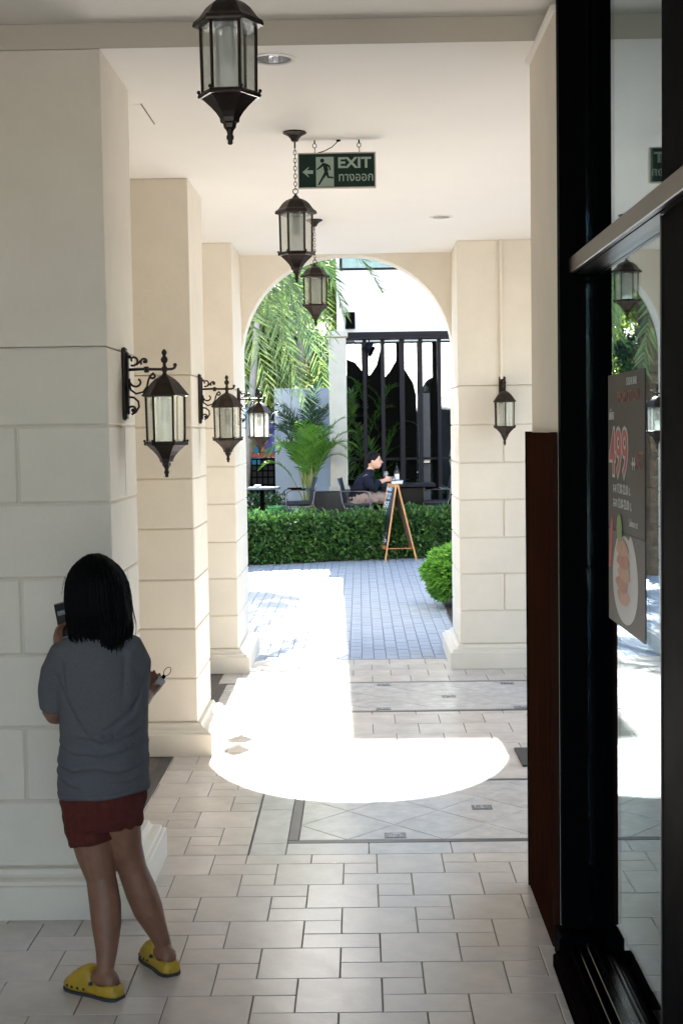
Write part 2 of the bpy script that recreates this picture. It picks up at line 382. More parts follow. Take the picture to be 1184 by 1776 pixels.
# regions of the staggered pattern: main field, and the lane along the left pillars
REG = [(-2.55, -6.9, 2.5, PYE), (-1.145, PYE, -0.54, 9.69)]
items = []
for i in range(-60, 70):
    for j in range(-70, 70):
        ox = i*3+j*4; oy = i-j
        for kind, a, b, c, d in (('B', 0, 0, 2, 2), ('S', 2, 1, 3, 2), ('L', 2, 0, 4, 1)):
            x0, y0, x1, y1 = FX+(ox+a)*U, FY+(oy+b)*U, FX+(ox+c)*U, FY+(oy+d)*U
            for R in REG:
                if x1 <= R[0]+0.003 or x0 >= R[2]-0.003 or y1 <= R[1]+0.003 or y0 >= R[3]-0.003: continue
                full = x0 >= R[0]-0.001 and x1 <= R[2]+0.001 and y0 >= R[1]-0.001 and y1 <= R[3]+0.001
                items.append((y0, kind, x0, y0, x1, y1, full, R))
for it in sorted(items, key=lambda q: abs(q[0]-5.2)):
    _, kind, x0, y0, x1, y1, full, R = it
    vis = 3.6 < y0 < 9.7 and -1.75 < x0 < (0.95 if y0 < 6 else 2)
    if full and vis and n_t < 190:
        sub('tile', {'B': tB, 'S': tS, 'L': tL}[kind], floor, (x0, y0, random.uniform(-0.0006, 0.0004)), (random.uniform(-.0012, .0012), random.uniform(-.0012, .0012), 0)); n_t += 1
    else:
        p = clip([(x0, y0), (x1, y0), (x1, y1), (x0, y1)], *R[:4])
        if not p: continue
        if vis and n_t < 235:
            o = tile_mesh(p, 'tile').build('tile', 'tile', floor, off=(0, 0, 0)); n_t += 1
        else: t = tile_mesh(p, 'tile'); far_tiles.add(t.v, t.f)
ft = far_tiles.build('far_tiles', 'tile', floor, off=(0, 0, 0)); ft['kind'] = 'stuff'
def slabtile(x0, y0, x1, y1, m='slab', name='slab'):
    return tile_mesh([(x0, y0), (x1, y0), (x1, y1), (x0, y1)], m).build(name, m, floor, off=(0, 0, 0))
# pale slabs around the first inlaid panel
x = -0.535
for L in [0.17]+[0.385]*8:
    if x+L < 2.6: slabtile(x, PYE, x+L, 6.585)
    x += L
y = 6.585
for L in (0.60, 0.605):
    slabtile(-0.535, y, -0.365, y+L); y += L
for L in (0.3, 0.3): pass
def inlay(x0, y0, x1, y1): 
    return tile_mesh([(x0, y0), (x1, y0), (x1, y1), (x0, y1)], 'darkstone').build('inlay_strip', 'darkstone', floor, off=(0, 0, 0))
def panel(x0, y0, x1, y1, ins):
    inlay(x0-0.052, y0-0.052, x1, y0); inlay(x0-0.052, y1, x1, y1+0.04)
    inlay(x0-0.052, y0, x0, y1)
    s_ = 0.23
    for i in range(-12, 14):
        for j in range(-3, 6):
            cx = x0+0.46*i+(0.23 if j % 2 else 0); cy = y0+0.255*j
            p = clip([(cx-s_, cy), (cx, cy-0.255), (cx+s_, cy), (cx, cy+0.255)], x0, y0, x1, y1)
            if p: tile_mesh(p, 'marble', g=0.0018).build('marble_tile', 'marble', floor, off=(0, 0, 0))
    for a, b in ins:
        MB().box((a-0.052, b-0.045, -0.003), (a+0.052, b+0.045, 0.0012)).build('inlay_square', 'darkstone', floor, off=(0, 0, 0))
        MB().box((a-0.040, b-0.034, 0.0), (a+0.040, b+0.034, 0.0024)).build('inlay_square', 'granite', floor, off=(0, 0, 0))
panel(-0.313, 6.637, 2.4, 7.75, [(0.148, 6.70), (0.607, 7.19), (1.06, 6.70), (1.52, 7.19)])
panel(-1.05, 9.75, 2.4, 10.83, [(0.145, 9.80), (1.11, 9.80), (0.163, 10.74), (1.108, 10.74), (0.63, 10.24), (-0.33, 10.24)])
grid = MB()
def gridrows(x0, y0, x1, y1, sx, sy, stag=0.5):
    r = 0; y = y0
    while y < y1-0.01:
        x = x0-(sx*stag if r % 2 else 0)
        while x < x1:
            p = clip([(x, y), (x+sx, y), (x+sx, y+sy), (x, y+sy)], x0, y0, x1, min(y1, y+sy))
            if p and n_g[0] < 150 and x < 1.4: tile_mesh(p, 'tile').build('pavement_tile', 'tile', floor, off=(0, 0, 0)); n_g[0] += 1
            elif p: t = tile_mesh(p, 'tile'); grid.add(t.v, t.f)
            x += sx
        y += sy; r += 1
n_g = [0]
gridrows(-0.535, 7.79, 2.5, 9.69, 0.30, 0.30)
gridrows(-1.12, 10.872, 2.5, 11.945, 0.30, 0.268)
gr = grid.build('side_tiles', 'tile', floor, off=(0, 0, 0)); gr['kind'] = 'stuff'
inlay(-1.208, 6.15, -1.148, 8.55)
tag(MB().cbox((0.915, 8.05, 0.001), (1.6, 8.5, 0.012), 0.003).build('door_mat', 'rubber'), 'black door mat whose corner shows past the timber cladding', 'mat')

# outside paving
pave = MB().box((-9, 11.952, -0.05), (9, 34, -0.008)).build('pavement', 'grout'); pave['kind'] = 'structure'
pm = tile_mesh([(0, 0), (0.104, 0), (0.104, 0.208), (0, 0.208)], 'paver', g=0.002, bev=0.004).mesh('paver', 'paver')
rest = MB(); cnt = 0
for c in range(-34, 34):
    x0 = c*0.104; y0 = 11.955+(0.104 if c % 2 else 0)
    if c % 2:
        t = tile_mesh([(x0, 11.955), (x0+0.104, 11.955), (x0+0.104, y0), (x0, y0)], 'paver'); rest.add(t.v, t.f)
    k = 0
    while y0 < 22.4:
        if -1.05 < x0 < 0.9 and y0 < 14.95 and cnt < 300:
            sub('paver', pm, pave, (x0, y0, random.uniform(-.001, .0015)), (random.uniform(-.004, .004), random.uniform(-.004, .004), 0)); cnt += 1
        elif -2.6 < x0 < 2.2:
            t = tile_mesh([(x0, y0), (x0+0.104, y0), (x0+0.104, y0+0.208), (x0, y0+0.208)], 'paver', g=0.002, bev=0.004)
            dz = random.uniform(-.0015, .0015); rest.add([(a, b, c_+dz) for a, b, c_ in t.v], t.f)
        y0 += 0.208
ro = rest.build('far_pavers', 'paver', pave, off=(0, 0, 0)); ro['kind'] = 'stuff'

# ------------------------------------------------------------------ ceiling with two round lamp holes
holes = [(-0.33, 5.85, 0.078), (0.611, 10.21, 0.068)]
cm = MB(); bands = [(5.65, 5.75), (5.75, 5.95), (5.95, 10.11), (10.11, 10.31), (10.31, 12.25)]
XA, XB = -2.3, 2.6
def q(x0, y0, x1, y1, z=HC): cm.add([(x0, y0, z), (x0, y1, z), (x1, y1, z), (x1, y0, z)], [(0, 1, 2, 3)])
for y0, y1 in bands:
    h = next((h for h in holes if y0 < h[1] < y1 and y1-y0 < 0.3), None)
    if not h: q(XA, y0, XB, y1)
    else:
        q(XA, y0, h[0]-0.1, y1); q(h[0]+0.1, y0, XB, y1)
        N = 32; sq = []; ci = []
        for k in range(N):
            a = 2*PI*(k+0.5)/N; c_, s_ = math.cos(a), math.sin(a); t = 0.1/max(abs(c_), abs(s_))
            sq.append((h[0]+c_*t, h[1]+s_*t, HC)); ci.append((h[0]+c_*h[2], h[1]+s_*h[2], HC))
        cm.add(sq+ci, [(k, (k+1) % N, N+(k+1) % N, N+k) for k in range(N)])
        for cx_, cy_ in ((-1, -1), (1, -1), (1, 1), (-1, 1)):
            pass
        cm.add([(h[0]-0.1, h[1]-0.1, HC), (h[0]+0.1, h[1]-0.1, HC), (h[0]+0.1, h[1]+0.1, HC), (h[0]-0.1, h[1]+0.1, HC)]+[sq[3], sq[4], sq[11], sq[12], sq[19], sq[20], sq[27], sq[28]],
               [(2, 4, 5), (3, 6, 7), (0, 8, 9), (1, 10, 11)])
ceiling = cm.build('ceiling', 'ceil'); ceiling['kind'] = 'structure'
MB().box((XA, 5.66, HC+0.16), (XB, 12.25, HC+0.4)).build('ceiling_void', 'ceil', ceiling, off=(0, 0, 0))
nc = MB().box((XA, -0.6, HN), (XB, 5.66, HN+0.3)).build('near_ceiling', 'ceil'); nc['kind'] = 'structure'
MB().box((-2.3, 5.65, HC+0.001), (2.6, 5.67, HN-0.001)).build('ceiling_step', 'fascia', ceiling, off=(0, 0, 0))
MB().box((-1.02, 6.59, HC-0.003), (-0.985, 7.02, HC+0.003)).build('ceiling_hatch', 'ceil', ceiling, off=(0, 0, 0))
MB().box((-0.984, 6.59, HC-0.0015), (-0.979, 7.02, HC+0.003)).build('hatch_gap', 'darkstone', ceiling, off=(0, 0, 0))

# ------------------------------------------------------------------ pillars
def rect_ring(x0, y0, x1, y1, e, z): return [(x0-e, y0-e, z), (x1+e, y0-e, z), (x1+e, y1+e, z), (x0-e, y1+e, z)]
def pillar(name, label, x0, x1, y0, y1, sidex, group, ztop=HC, cut_x=0.37, cut_y=0.38, far=False):
    """sidex: +1 when the free corner is at x1, -1 at x0"""
    cx, cy = (x0+x1)/2, (y0+y1)/2
    t = empty(name, (cx, cy, 0), label, 'pillar', group)
    MB().box((x0+0.012, y0+0.012, 0.0), (x1-0.012, y1-0.012, 2.30)).build('core', 'cream', t)
    MB().cbox((x0, y0, 2.3022), (x1, y1, ztop-0.001), 0.003).build('shaft', 'cream', t)
    zs = [0.19, 0.462, 0.765, 1.062, 1.372, 1.675, 1.985, 2.300]
    gp = 0.0026
    for k in range(7):
        z0, z1 = zs[k]+gp, zs[k+1]-gp
        e = -0.002 if k == 6 else 0.0
        if k in (1, 3, 5):
            xc = x1-cut_x if sidex > 0 else x0+cut_x; yc = y0+cut_y
            ca, cb = (xc+gp, x1) if sidex > 0 else (x0, xc-gp)
            oa, ob = (x0, xc-gp) if sidex > 0 else (xc+gp, x1)
            MB().cbox((ca, y0, z0), (cb, yc-gp, z1), 0.007).build('stone_block', 'cream', t)
            MB().cbox((ca, yc+gp, z0), (cb, y1, z1), 0.007).build('stone_block', 'cream', t)
            MB().cbox((oa, y0, z0), (ob, y1, z1), 0.007).build('stone_block', 'cream', t)
        else:
            MB().cbox((x0, y0, z0), (x1, y1, z1), 0.007).build('stone_block', 'cream', t)
    prof = [(0.088, 0.0), (0.088, 0.128), (0.082, 0.134), (0.070, 0.136), (0.070, 0.142), (0.066, 0.150), (0.052, 0.156), (0.036, 0.160), (0.026, 0.168), (0.020, 0.180), (0.018, 0.186), (0.006, 0.189)]
    MB().rings([rect_ring(x0, y0, x1, y1, e, z) for e, z in prof]).build('plinth', 'cream', t)
    return t
LP = [(5.65, 6.33), (8.50, 9.22), (11.40, 12.50)]
pl = ['nearest cream block pillar, beside the woman holding a phone', 'second cream block pillar along the walk, its wall lantern seen against the next pillar', 'farthest block pillar of the row, its bright side edging the palm view']
for (a, b), lb in zip(LP, pl): pillar('block_pillar', lb, -2.1, XL, a, b, 1, 'block pillars along the walk', ztop=HC if b < 12 else HC)
pillar('block_pillar', 'wide cream block pillar carrying the conduit, on the far side of the arch opening', 0.81, 2.35, 11.50, 12.50, -1, 'block pillars along the walk', cut_x=0.36)

# walls closing the walk
t = MB().box((-2.4, -0.6, -0.02), (-2.1, 12.25, 3.9)).build('side_wall', 'cream'); tag(t, 'plain cream wall behind the row of block pillars', 'wall')
t = MB().box((2.35, 5.94, -0.02), (2.6, 6.5, 3.9)).box((2.35, 11.3, -0.02), (2.6, 12.25, 3.9)).box((2.35, 6.5, 3.0), (2.6, 11.3, 3.9)).build('side_wall', 'cream'); tag(t, 'plain cream wall beyond the shopfront, hidden behind the timber clad pier', 'wall')
# arch wall and outside elevation
AW = empty('arch_wall', (-0.09, 12.37, 0), 'cream arch wall framing the garden at the end of the walk', 'arch')
def arch_pts(cx, rx, rz, z0, e=2.12, n=40):
    out = []
    for i in range(n+1):
        a = PI*i/n; c_, s_ = math.cos(a), math.sin(a)
        out.append((cx-rx*math.copysign(abs(c_)**(2/e), c_), z0+rz*abs(s_)**(2/e)))
    return out
ap = arch_pts(-0.09, 0.915, 0.925, 2.538)
sp = MB()
for i in range(len(ap)-1):
    (xa, za), (xb, zb) = ap[i], ap[i+1]
    xa2, xb2 = max(xa, XL), min(xb, 0.83)
    top = 7.0
    sp.add([(xa, 12.25, za), (xb, 12.25, zb), (xb, 12.25, top), (xa, 12.25, top), (xa, 12.5, za), (xb, 12.5, zb), (xb, 12.5, top), (xa, 12.5, top)],
           [(0, 1, 2, 3), (7, 6, 5, 4), (0, 4, 5, 1)])
sp.build('spandrel', 'cream', AW)
ow = empty('outer_wall', (0, 12.4, 0), 'sunlit outer wall of the walk, mirrored in the cafe windows', 'wall')
ew = MB()
ew.box((-5, 12.25, 0), (-2.1, 12.5, 7)); ew.box((-2.1, 12.25, HC+0.001), (-1.006, 12.5, 7)); ew.box((0.826, 12.25, HC+0.001), (2.35, 12.5, 7))
ew.build('wall_face', 'cream', ow)
ew = MB(); ap2 = arch_pts(3.4, 0.9, 0.925, 2.538)
for i in range(len(ap2)-1):
    (xa, za), (xb, zb) = ap2[i], ap2[i+1]
    ew.add([(xa, 12.25, za), (xb, 12.25, zb), (xb, 12.25, 7), (xa, 12.25, 7), (xa, 12.5, za), (xb, 12.5, zb), (xb, 12.5, 7), (xa, 12.5, 7)], [(0, 1, 2, 3), (7, 6, 5, 4), (0, 4, 5, 1)])
ew.box((2.35, 12.25, 0), (2.5, 12.5, 7)); ew.box((4.3, 12.25, 0), (5.2, 12.5, 7))
ew.build('wall_face', 'cream', ow)
od = MB(); od.box((0.86, 12.503, 0), (2.48, 12.53, 2.45)); od.box((4.32, 12.503, 0), (5.2, 12.53, 2.45)); od.box((-5, 12.503, 0), (-1.06, 12.53, 2.45)); od.build('added_dark_facing', 'mirrordark', ow)  # unseen dark facing added to darken the wall's reflection in the cafe glass
rc = MB(); rc.box((2.62, 11.4, 0), (4.6, 11.5, 3.6)); rc.box((4.5, 11.5, 0), (4.6, 12.24, 3.6)); rc.box((2.62, 11.4, 3.6), (4.6, 12.24, 3.7)); rc.build('recess', 'darkroom', ow)
MB().box((-2.6, -0.6, 3.95), (2.6, 12.2, 4.1)).build('roof_slab', 'cream', ow)

# ------------------------------------------------------------------ right pier, wood cladding, shopfront
t = MB().box((XR, 5.165, 0), (2.35, 5.935, HC-0.001)).build('end_pier', 'cream'); tag(t, 'cream painted pier standing above the dark timber cladding', 'wall')
MB().box((0.708, 5.17, HC-0.022), (XR-0.001, 5.935, HC-0.002)).build('cornice_strip', 'ceil', t)
wp = empty('wood_cladding', (0.71, 5.55, 0), 'dark brown timber cladding on the pier beside the black shopfront', 'cladding')
MB().cbox((0.701, 5.205, 0.003), (XR-0.001, 5.945, 1.932), 0.003).build('panel', 'wood', wp)
MB().box((0.697, 5.935, 0.0), (XR+0.02, 5.950, 1.936)).build('edge_trim', 'black', wp)
MB().cbox((0.697, 5.163, 0.10), (XR-0.001, 5.203, 1.934), 0.003).build('stile', 'wood', wp)

sf = empty('shopfront', (0.87, 4.0, 0), 'black framed glass shopfront door mirroring the walk', 'shopfront')
MB().box((0.7255, 5.10, 0.11), (0.845, 5.163, 3.55)).build('jamb', 'black', sf)
MB().box((0.846, 5.02, 0.0), (0.96, 5.16, 3.55)).build('jamb', 'black', sf)
gp_ = MB().box((0.818, 1.0, 0.10), (0.824, 5.098, 2.50)).build('glass_pane', 'shopglass', sf)
gp2 = MB().box((0.818, 1.0, 2.552), (0.824, 5.098, 3.55)).build('glass_pane', 'shopglass', sf)
MB().cbox((0.758, 1.0, 2.498), (0.845, 5.099, 2.555), 0.003).build('transom', 'alu', sf)
MB().box((0.775, 1.0, 2.4965), (0.779, 5.09, 2.4985)).build('transom_groove', 'black', sf)
MB().cbox((0.790, 2.5, 0.10), (0.816, 3.70, 2.495), 0.002).build('stile', 'black', sf)
MB().cbox((0.790, 2.5, 2.556), (0.816, 3.70, 3.55), 0.002).build('stile', 'black', sf)
MB().box((0.787, 3.701, 0.10), (0.816, 3.709, 2.495)).build('edge_highlight_strip', 'alu', sf)  # lighter metal strip put in for the highlight along the stile's edge
# sill with tracks
MB().cbox((0.675, 1.0, 0.0), (0.93, 5.02, 0.052), 0.006).build('sill', 'sillm', sf)
MB().cbox((0.70, 5.02, 0.0), (0.90, 5.165, 0.105), 0.010).build('sill_end', 'black', sf)
for x0, x1, h_, m_ in ((0.682, 0.712, 0.066, 'sillm'), (0.735, 0.745, 0.072, 'sillm'), (0.762, 0.772, 0.080, 'blackgloss'), (0.788, 0.822, 0.098, 'blackgloss')):
    MB().cbox((x0, 1.0, 0.052), (x1, 5.0, h_), 0.002).build('track_rail', m_, sf)
# dark shop interior behind the glass
it = MB()
it.box((4.2, 0.5, 0), (4.3, 5.2, 3.6)); it.box((0.96, 5.08, 0), (4.3, 5.16, 3.6)); it.box((0.93, 0.4, 0), (4.3, 0.5, 3.6))
it.box((0.93, 0.5, -0.02), (4.2, 5.08, 0.0)); it.box((0.93, 0.5, 3.56), (4.2, 5.08, 3.6))
it.build('interior', 'darkroom', sf)
t = MB().box((0.87, -0.6, 0), (1.1, 1.0, 3.6)).build('side_wall', 'cream'); tag(t, 'cream wall nearer than the shopfront, out of the picture', 'wall')

# poster behind the glass
ps = empty('poster', (0.884, 4.78, 1.26), 'dark food poster with red 499 price and a salmon dish, stuck on the shop glass', 'poster')
PY0, PY1, PZ0, PZ1 = 4.456, 5.075, 1.262, 2.133
MB().box((0.884, PY0, 1.59), (0.8855, PY1, PZ1)).build('upper_sheet', 'poster', ps)
MB().box((0.884, PY0, PZ0), (0.8855, PY1, 1.588)).build('lower_sheet', 'posterlow', ps)
def ptext(body, size, m, y, z, sx=1.0, bold=0.0, x=0.8828, ex=0.0004):
    me = text_mesh(body, size, m, ex, bold, 'LEFT', sx)
    # reads from -X side: text +x maps to -Y
    sub('lettering', me, ps, (x-0.884, y-4.78, z-1.26), (PI/2, 0, -PI/2))
ptext('SUSHI BAR', 0.036, 'pwhite', 4.74, 2.088, 1.0)
ptext('PROMOTION', 0.052, 'pdim', 4.90, 2.035, 1.15, 0.001)
ptext('เพียง', 0.050, 'pwhite', 5.055, 1.975, 0.9)
ptext('499', 0.225, 'pwhite', 5.045, 1.785, 0.98, 0.012, 0.8828)
ptext('499', 0.225, 'pred', 5.045, 1.785, 0.98, 0.001, 0.8818)
ptext('+', 0.080, 'pwhite', 4.655, 1.80, 0.7, 0.002); ptext('+', 0.080, 'pwhite', 4.628, 1.80, 0.7, 0.002)
ptext('NET.', 0.080, 'pdim', 4.60, 1.815, 0.85, 0.001)
ptext('จ-ศ 17.00-22.00 น.', 0.046, 'pwhite', 4.98, 1.722, 0.88, 0.0008)
ptext('ส-อา 12.00-22.00 น.', 0.046, 'pwhite', 4.98, 1.672, 0.88, 0.0008)
ptext('Salmon set', 0.036, 'pwhite', 4.70, 1.62, 0.9)
def flat(poly, m, x, name):  # poly in (y, z)
    MB().prism(poly, 'x', x-0.0004, x).build(name, m, ps)
el = lambda cy, cz, ry, rz, n=28, p=1.0: [(cy+ry*math.cos(2*PI*k/n), cz+rz*math.sin(2*PI*k/n)) for k in range(n)]
flat([(4.775+0.215*math.cos(a)*(1-0.12*math.sin(a)), 1.445+0.165*math.sin(a)-(0.03 if math.sin(a) > 0.9 else 0)) for a in [2*PI*k/36 for k in range(36)]], 'pwhite', 0.8836, 'plate')
for q_ in range(5):
    cz_ = 1.37+0.042*q_; cy_ = 4.80+0.022*math.sin(q_*2.1)
    flat([(cy_+0.105*math.cos(a)*(1+0.15*math.sin(3*a+q_)), cz_+0.030*math.sin(a)) for a in [2*PI*k/14 for k in range(14)]], 'psalmon' if q_ % 2 else 'psalmon2', 0.8830-0.0003*q_, 'salmon_slice')
flat(el(4.86, 1.60, 0.050, 0.05, 9), 'pgreen', 0.8814, 'herbs')
flat([(5.07, 1.45), (5.03, 1.45), (4.98, 1.62), (5.02, 1.63)], 'pred', 0.8832, 'red_stripe')

ps.location = (0.8158, 4.359, 1.320); ps.scale = (1, 0.953, 0.913)
# ------------------------------------------------------------------ downlights
for (x, y, r), lb in zip(holes, ('round chrome downlight behind the nearest hanging lantern', 'small round downlight near the far arch')):
    d = empty('downlight', (x, y, HC), lb, 'ceiling light', 'downlights in the ceiling')
    MB().lathe([(r-0.004, 0.003), (r-0.004, -0.004), (r+0.004, -0.007), (r+0.016, -0.004), (r+0.017, -0.0005), (r+0.001, 0.003)], 40, (x, y, HC), cap=False).build('trim_ring', 'plastic', d, smooth='auto')
    MB().lathe([(r-0.002, 0.0), (r*0.93, 0.03), (r*0.78, 0.07), (r*0.5, 0.11), (0.001, 0.12)], 24, (x, y, HC), cap=False).build('reflector', 'steel', d)
    MB().lathe([(0.001, 0.05), (0.022, 0.055), (0.024, 0.075), (0.02, 0.11)], 16, (x, y, HC), cap=False).build('bulb', 'frost', d, smooth=True)

# ------------------------------------------------------------------ pendant lanterns (z = 0 at the tip)
def hexp(r, z, ph=0.0, n=6): return [(r*math.cos(ph+2*PI*k/n), r*math.sin(ph+2*PI*k/n), z) for k in range(n)]
def lantern_body(t, gh=0.194, z0=0.0, r_eave=0.104, rg=0.083, rgb=0.080, dome='bell', ph=0.0):
    """hexagonal glazed body; z0 = tip"""
    zr = z0+0.140
    MB().lathe([(0.004, 0), (0.008, 0.004), (0.007, 0.012), (0.011, 0.018), (0.011, 0.026), (0.008, 0.030), (0.010, 0.040), (0.014, 0.046)], 14, (0, 0, z0)).build('finial', 'bronze', t, smooth=True)
    prof = [(0.012, 0.044), (0.018, 0.050), (0.020, 0.062), (0.028, 0.066), (0.030, 0.078), (0.040, 0.094), (0.056, 0.112), (0.078, 0.132), (0.086, 0.138)]
    MB().rings([hexp(r, z0+z, ph) for r, z in prof]).build('lower_cone', 'bronze', t)
    MB().rings([hexp(0.093, zr-0.003, ph), hexp(0.096, zr+0.003, ph), hexp(0.093, zr+0.010, ph), hexp(0.084, zr+0.014, ph)]).build('base_ring', 'bronze', t)
    zg = zr+0.013; zt = zg+gh
    for k in range(6):
        a = ph+2*PI*k/6
        MB().tube([(rgb*math.cos(a), rgb*math.sin(a), zg-0.004), (rg*math.cos(a), rg*math.sin(a), zt+0.004)], 0.0052, 6).build('post', 'bronze', t)
        b = a+2*PI/6; i0, i1 = rgb*0.985, rg*0.985; o_ = 0.0012
        vs = []
        for rr in (0, 1):
            for (ang, rad_, z) in ((a, i0, zg), (b, i0, zg), (b, i1, zt), (a, i1, zt)):
                vs.append(((rad_-rr*0.002)*math.cos(ang), (rad_-rr*0.002)*math.sin(ang), z))
        MB().add(vs, [(0, 1, 2, 3), (7, 6, 5, 4), (0, 4, 5, 1), (1, 5, 6, 2), (2, 6, 7, 3), (3, 7, 4, 0)]).build('pane', 'pane', t)
        kb = MB(); kb.ball((0.092*math.cos(a), 0.092*math.sin(a), zr+0.016), 0.006, 8); kb.build('knob', 'bronze', t, smooth=True)
    # socket and frosted spiral bulb
    MB().lathe([(0.016, zt+0.01), (0.018, zt-0.03), (0.015, zt-0.045)], 14).build('socket', 'plastic', t, smooth=True)
    pts = []; 
    for k in range(61):
        a = 2*PI*k/61*4.2; pts.append((0.017*math.cos(a), 0.017*math.sin(a), zt-0.050-0.060*k/60))
    MB().tube(pts, 0.0058, 7).build('bulb', 'frost', t, smooth=True)
    MB().lathe([(0.042, zg+0.004), (0.042, zt-0.012)], 20, cap=False).build('frosted_sleeve', MT_SLEEVE, t, smooth=True)
    return zt
MT_SLEEVE = panemat('frosted_sleeve', 0.05, (0.9, 0.92, 0.9), 0.2, milk=0.35)
def roof_bell(t, zt, r, hts, ph=0.0, name='roof'):
    MB().rings([hexp(r*a, zt+b, ph) for a, b in hts]).build(name, 'bronze', t)
def chain(t, z0, z1, n):
    lh = (z1-z0)/n
    for k in range(n):
        zc = z0+lh*(k+0.5); L = lh*0.66; W = 0.0075; pts = []
        for j in range(13):
            a = 2*PI*j/12; x_ = W*math.cos(a); z_ = zc+L*math.sin(a)
            pts.append((x_, 0, z_) if k % 2 else (0, x_, z_))
        MB().tube(pts, 0.0018, 5, cap=False).build('chain_link', 'bronze', t, smooth=True)
def pendant():
    t = empty('hanging_lantern', (0, 0, 0))
    zt = lantern_body(t)
    R_ = 0.107
    roof_bell(t, zt, R_, [(0.80, -0.004), (0.99, 0.0), (1.0, 0.006), (0.97, 0.016), (0.88, 0.022), (0.80, 0.030), (0.72, 0.042), (0.62, 0.056), (0.48, 0.068), (0.30, 0.077), (0.16, 0.081), (0.13, 0.084)])
    sl = MB(); zz = zt+0.006
    MB().lathe([(0.015, zt+0.080), (0.017, zt+0.086), (0.010, zt+0.091), (0.006, zt+0.099), (0.004, zt+0.104)], 12).build('top_knob', 'bronze', t, smooth=True)
    pts = [(0.013*math.cos(a), 0, zt+0.115+0.013*math.sin(a)) for a in [2*PI*j/16 for j in range(17)]]
    MB().tube(pts, 0.0026, 6, cap=False).build('loop', 'bronze', t, smooth=True)
    zc = HC-2.708
    chain(t, zt+0.122, zc-0.075, 11)
    MB().tube([(0, 0, zc-0.082), (0, 0, zc-0.03)], 0.0045, 8).build('rod', 'bronze', t, smooth=True)
    MB().rings([hexp(r, zc+z, 0, 12) for r, z in ((0.012, -0.050), (0.018, -0.046), (0.022, -0.036), (0.034, -0.022), (0.052, -0.012), (0.060, -0.009), (0.060, -0.002), (0.055, 0.0))]).build('canopy', 'bronze', t)
    return t
PL = [(-0.305, 7.26, 2.708, 'second hanging lantern, its chain passing in front of the EXIT sign'), (-0.300, 10.25, 2.708, 'farthest and smallest hanging lantern, seen against the garden arch'), (-0.372, 4.27, 2.808, 'nearest and largest hanging lantern, cut by the top of the picture')]
proto = pendant()
for k, (x, y, z, lb) in enumerate(PL):
    o = proto if k == 0 else copy_tree(proto)
    o.location = (x, y, z); o.rotation_euler.z = (0.06, 0.12, -0.04)[k]; tag(o, lb, 'lantern', 'hanging lanterns in the walk')

# ------------------------------------------------------------------ wall lanterns (origin = wall point at arm height; arm towards +X)
def spiral(c, r0, r1, a0, a1, n=18):
    return [(c[0]+(r0+(r1-r0)*k/n)*math.cos(a0+(a1-a0)*k/n), 0, c[1]+(r0+(r1-r0)*k/n)*math.sin(a0+(a1-a0)*k/n)) for k in range(n+1)]
def wall_lantern():
    t = empty('wall_lantern', (0, 0, 0))
    A = 0.178
    MB().cbox((0.0, -0.028, -0.215), (0.018, 0.028, 0.095), 0.006).build('back_plate', 'bronze', t)
    MB().cbox((0.0181, -0.017, -0.19), (0.026, 0.017, 0.075), 0.003).build('plate_ridge', 'bronze', t)
    a = MB(); a.tube([(0.02, 0, 0.0), (0.08, 0, 0.002), (A, 0, 0.0), (A+0.03, 0, 0.0), (A+0.043, 0, 0.006), (A+0.046, 0, 0.016)], [0.0065, 0.006, 0.006, 0.006, 0.006, 0.007], 8)
    a.ball((A+0.045, 0, 0.018), 0.009, 10); a.build('arm', 'bronze', t, smooth=True)
    s_ = MB(); r_ = 0.0048
    s_.tube(spiral((0.046, 0.040), 0.006, 0.024, PI*1.2, -PI*0.65), r_, 6)
    s_.tube(spiral((0.094, 0.034), 0.006, 0.018, -PI*0.3, PI*1.25), r_, 6)
    s_.tube([(0.058, 0, 0.020), (0.070, 0, 0.030), (0.078, 0, 0.040)], r_, 6)
    s_.tube(spiral((0.060, -0.048), 0.008, 0.034, PI*2.3, PI*0.9), r_, 6)
    s_.tube([(0.028, 0, -0.060), (0.032, 0, -0.085), (0.055, 0, -0.102), (0.085, 0, -0.095), (0.102, 0, -0.072), (0.108, 0, -0.045), (0.118, 0, -0.025), (0.132, 0, -0.014)], r_, 6)
    s_.tube(spiral((0.128, -0.026), 0.005, 0.014, PI*2.6, PI*1.0), r_, 6)
    s_.tube(spiral((0.040, -0.172), 0.005, 0.020, -PI*0.6, PI*0.9), r_, 6)
    s_.tube([(0.020, 0, -0.115), (0.045, 0, -0.118), (0.064, 0, -0.135), (0.066, 0, -0.158), (0.052, 0, -0.180), (0.034, 0, -0.190)], r_, 6)
    s_.ball((0.040, 0, -0.172), 0.009, 8); s_.ball((0.030, 0, 0.055), 0.008, 8); s_.ball((0.094, 0, 0.034), 0.008, 8)
    s_.build('scrollwork', 'bronze', t, smooth=True)
    lf = MB()
    for q_ in range(6):
        aa = q_*PI/3; lf.ball((0.100+0.003*(q_ % 2), 0.009*math.cos(aa), 0.009*math.sin(aa)), 0.008, 6, (1.3, 0.8, 0.8))
    lf.build('leaf_collar', 'bronze', t, smooth=True)
    return t, A
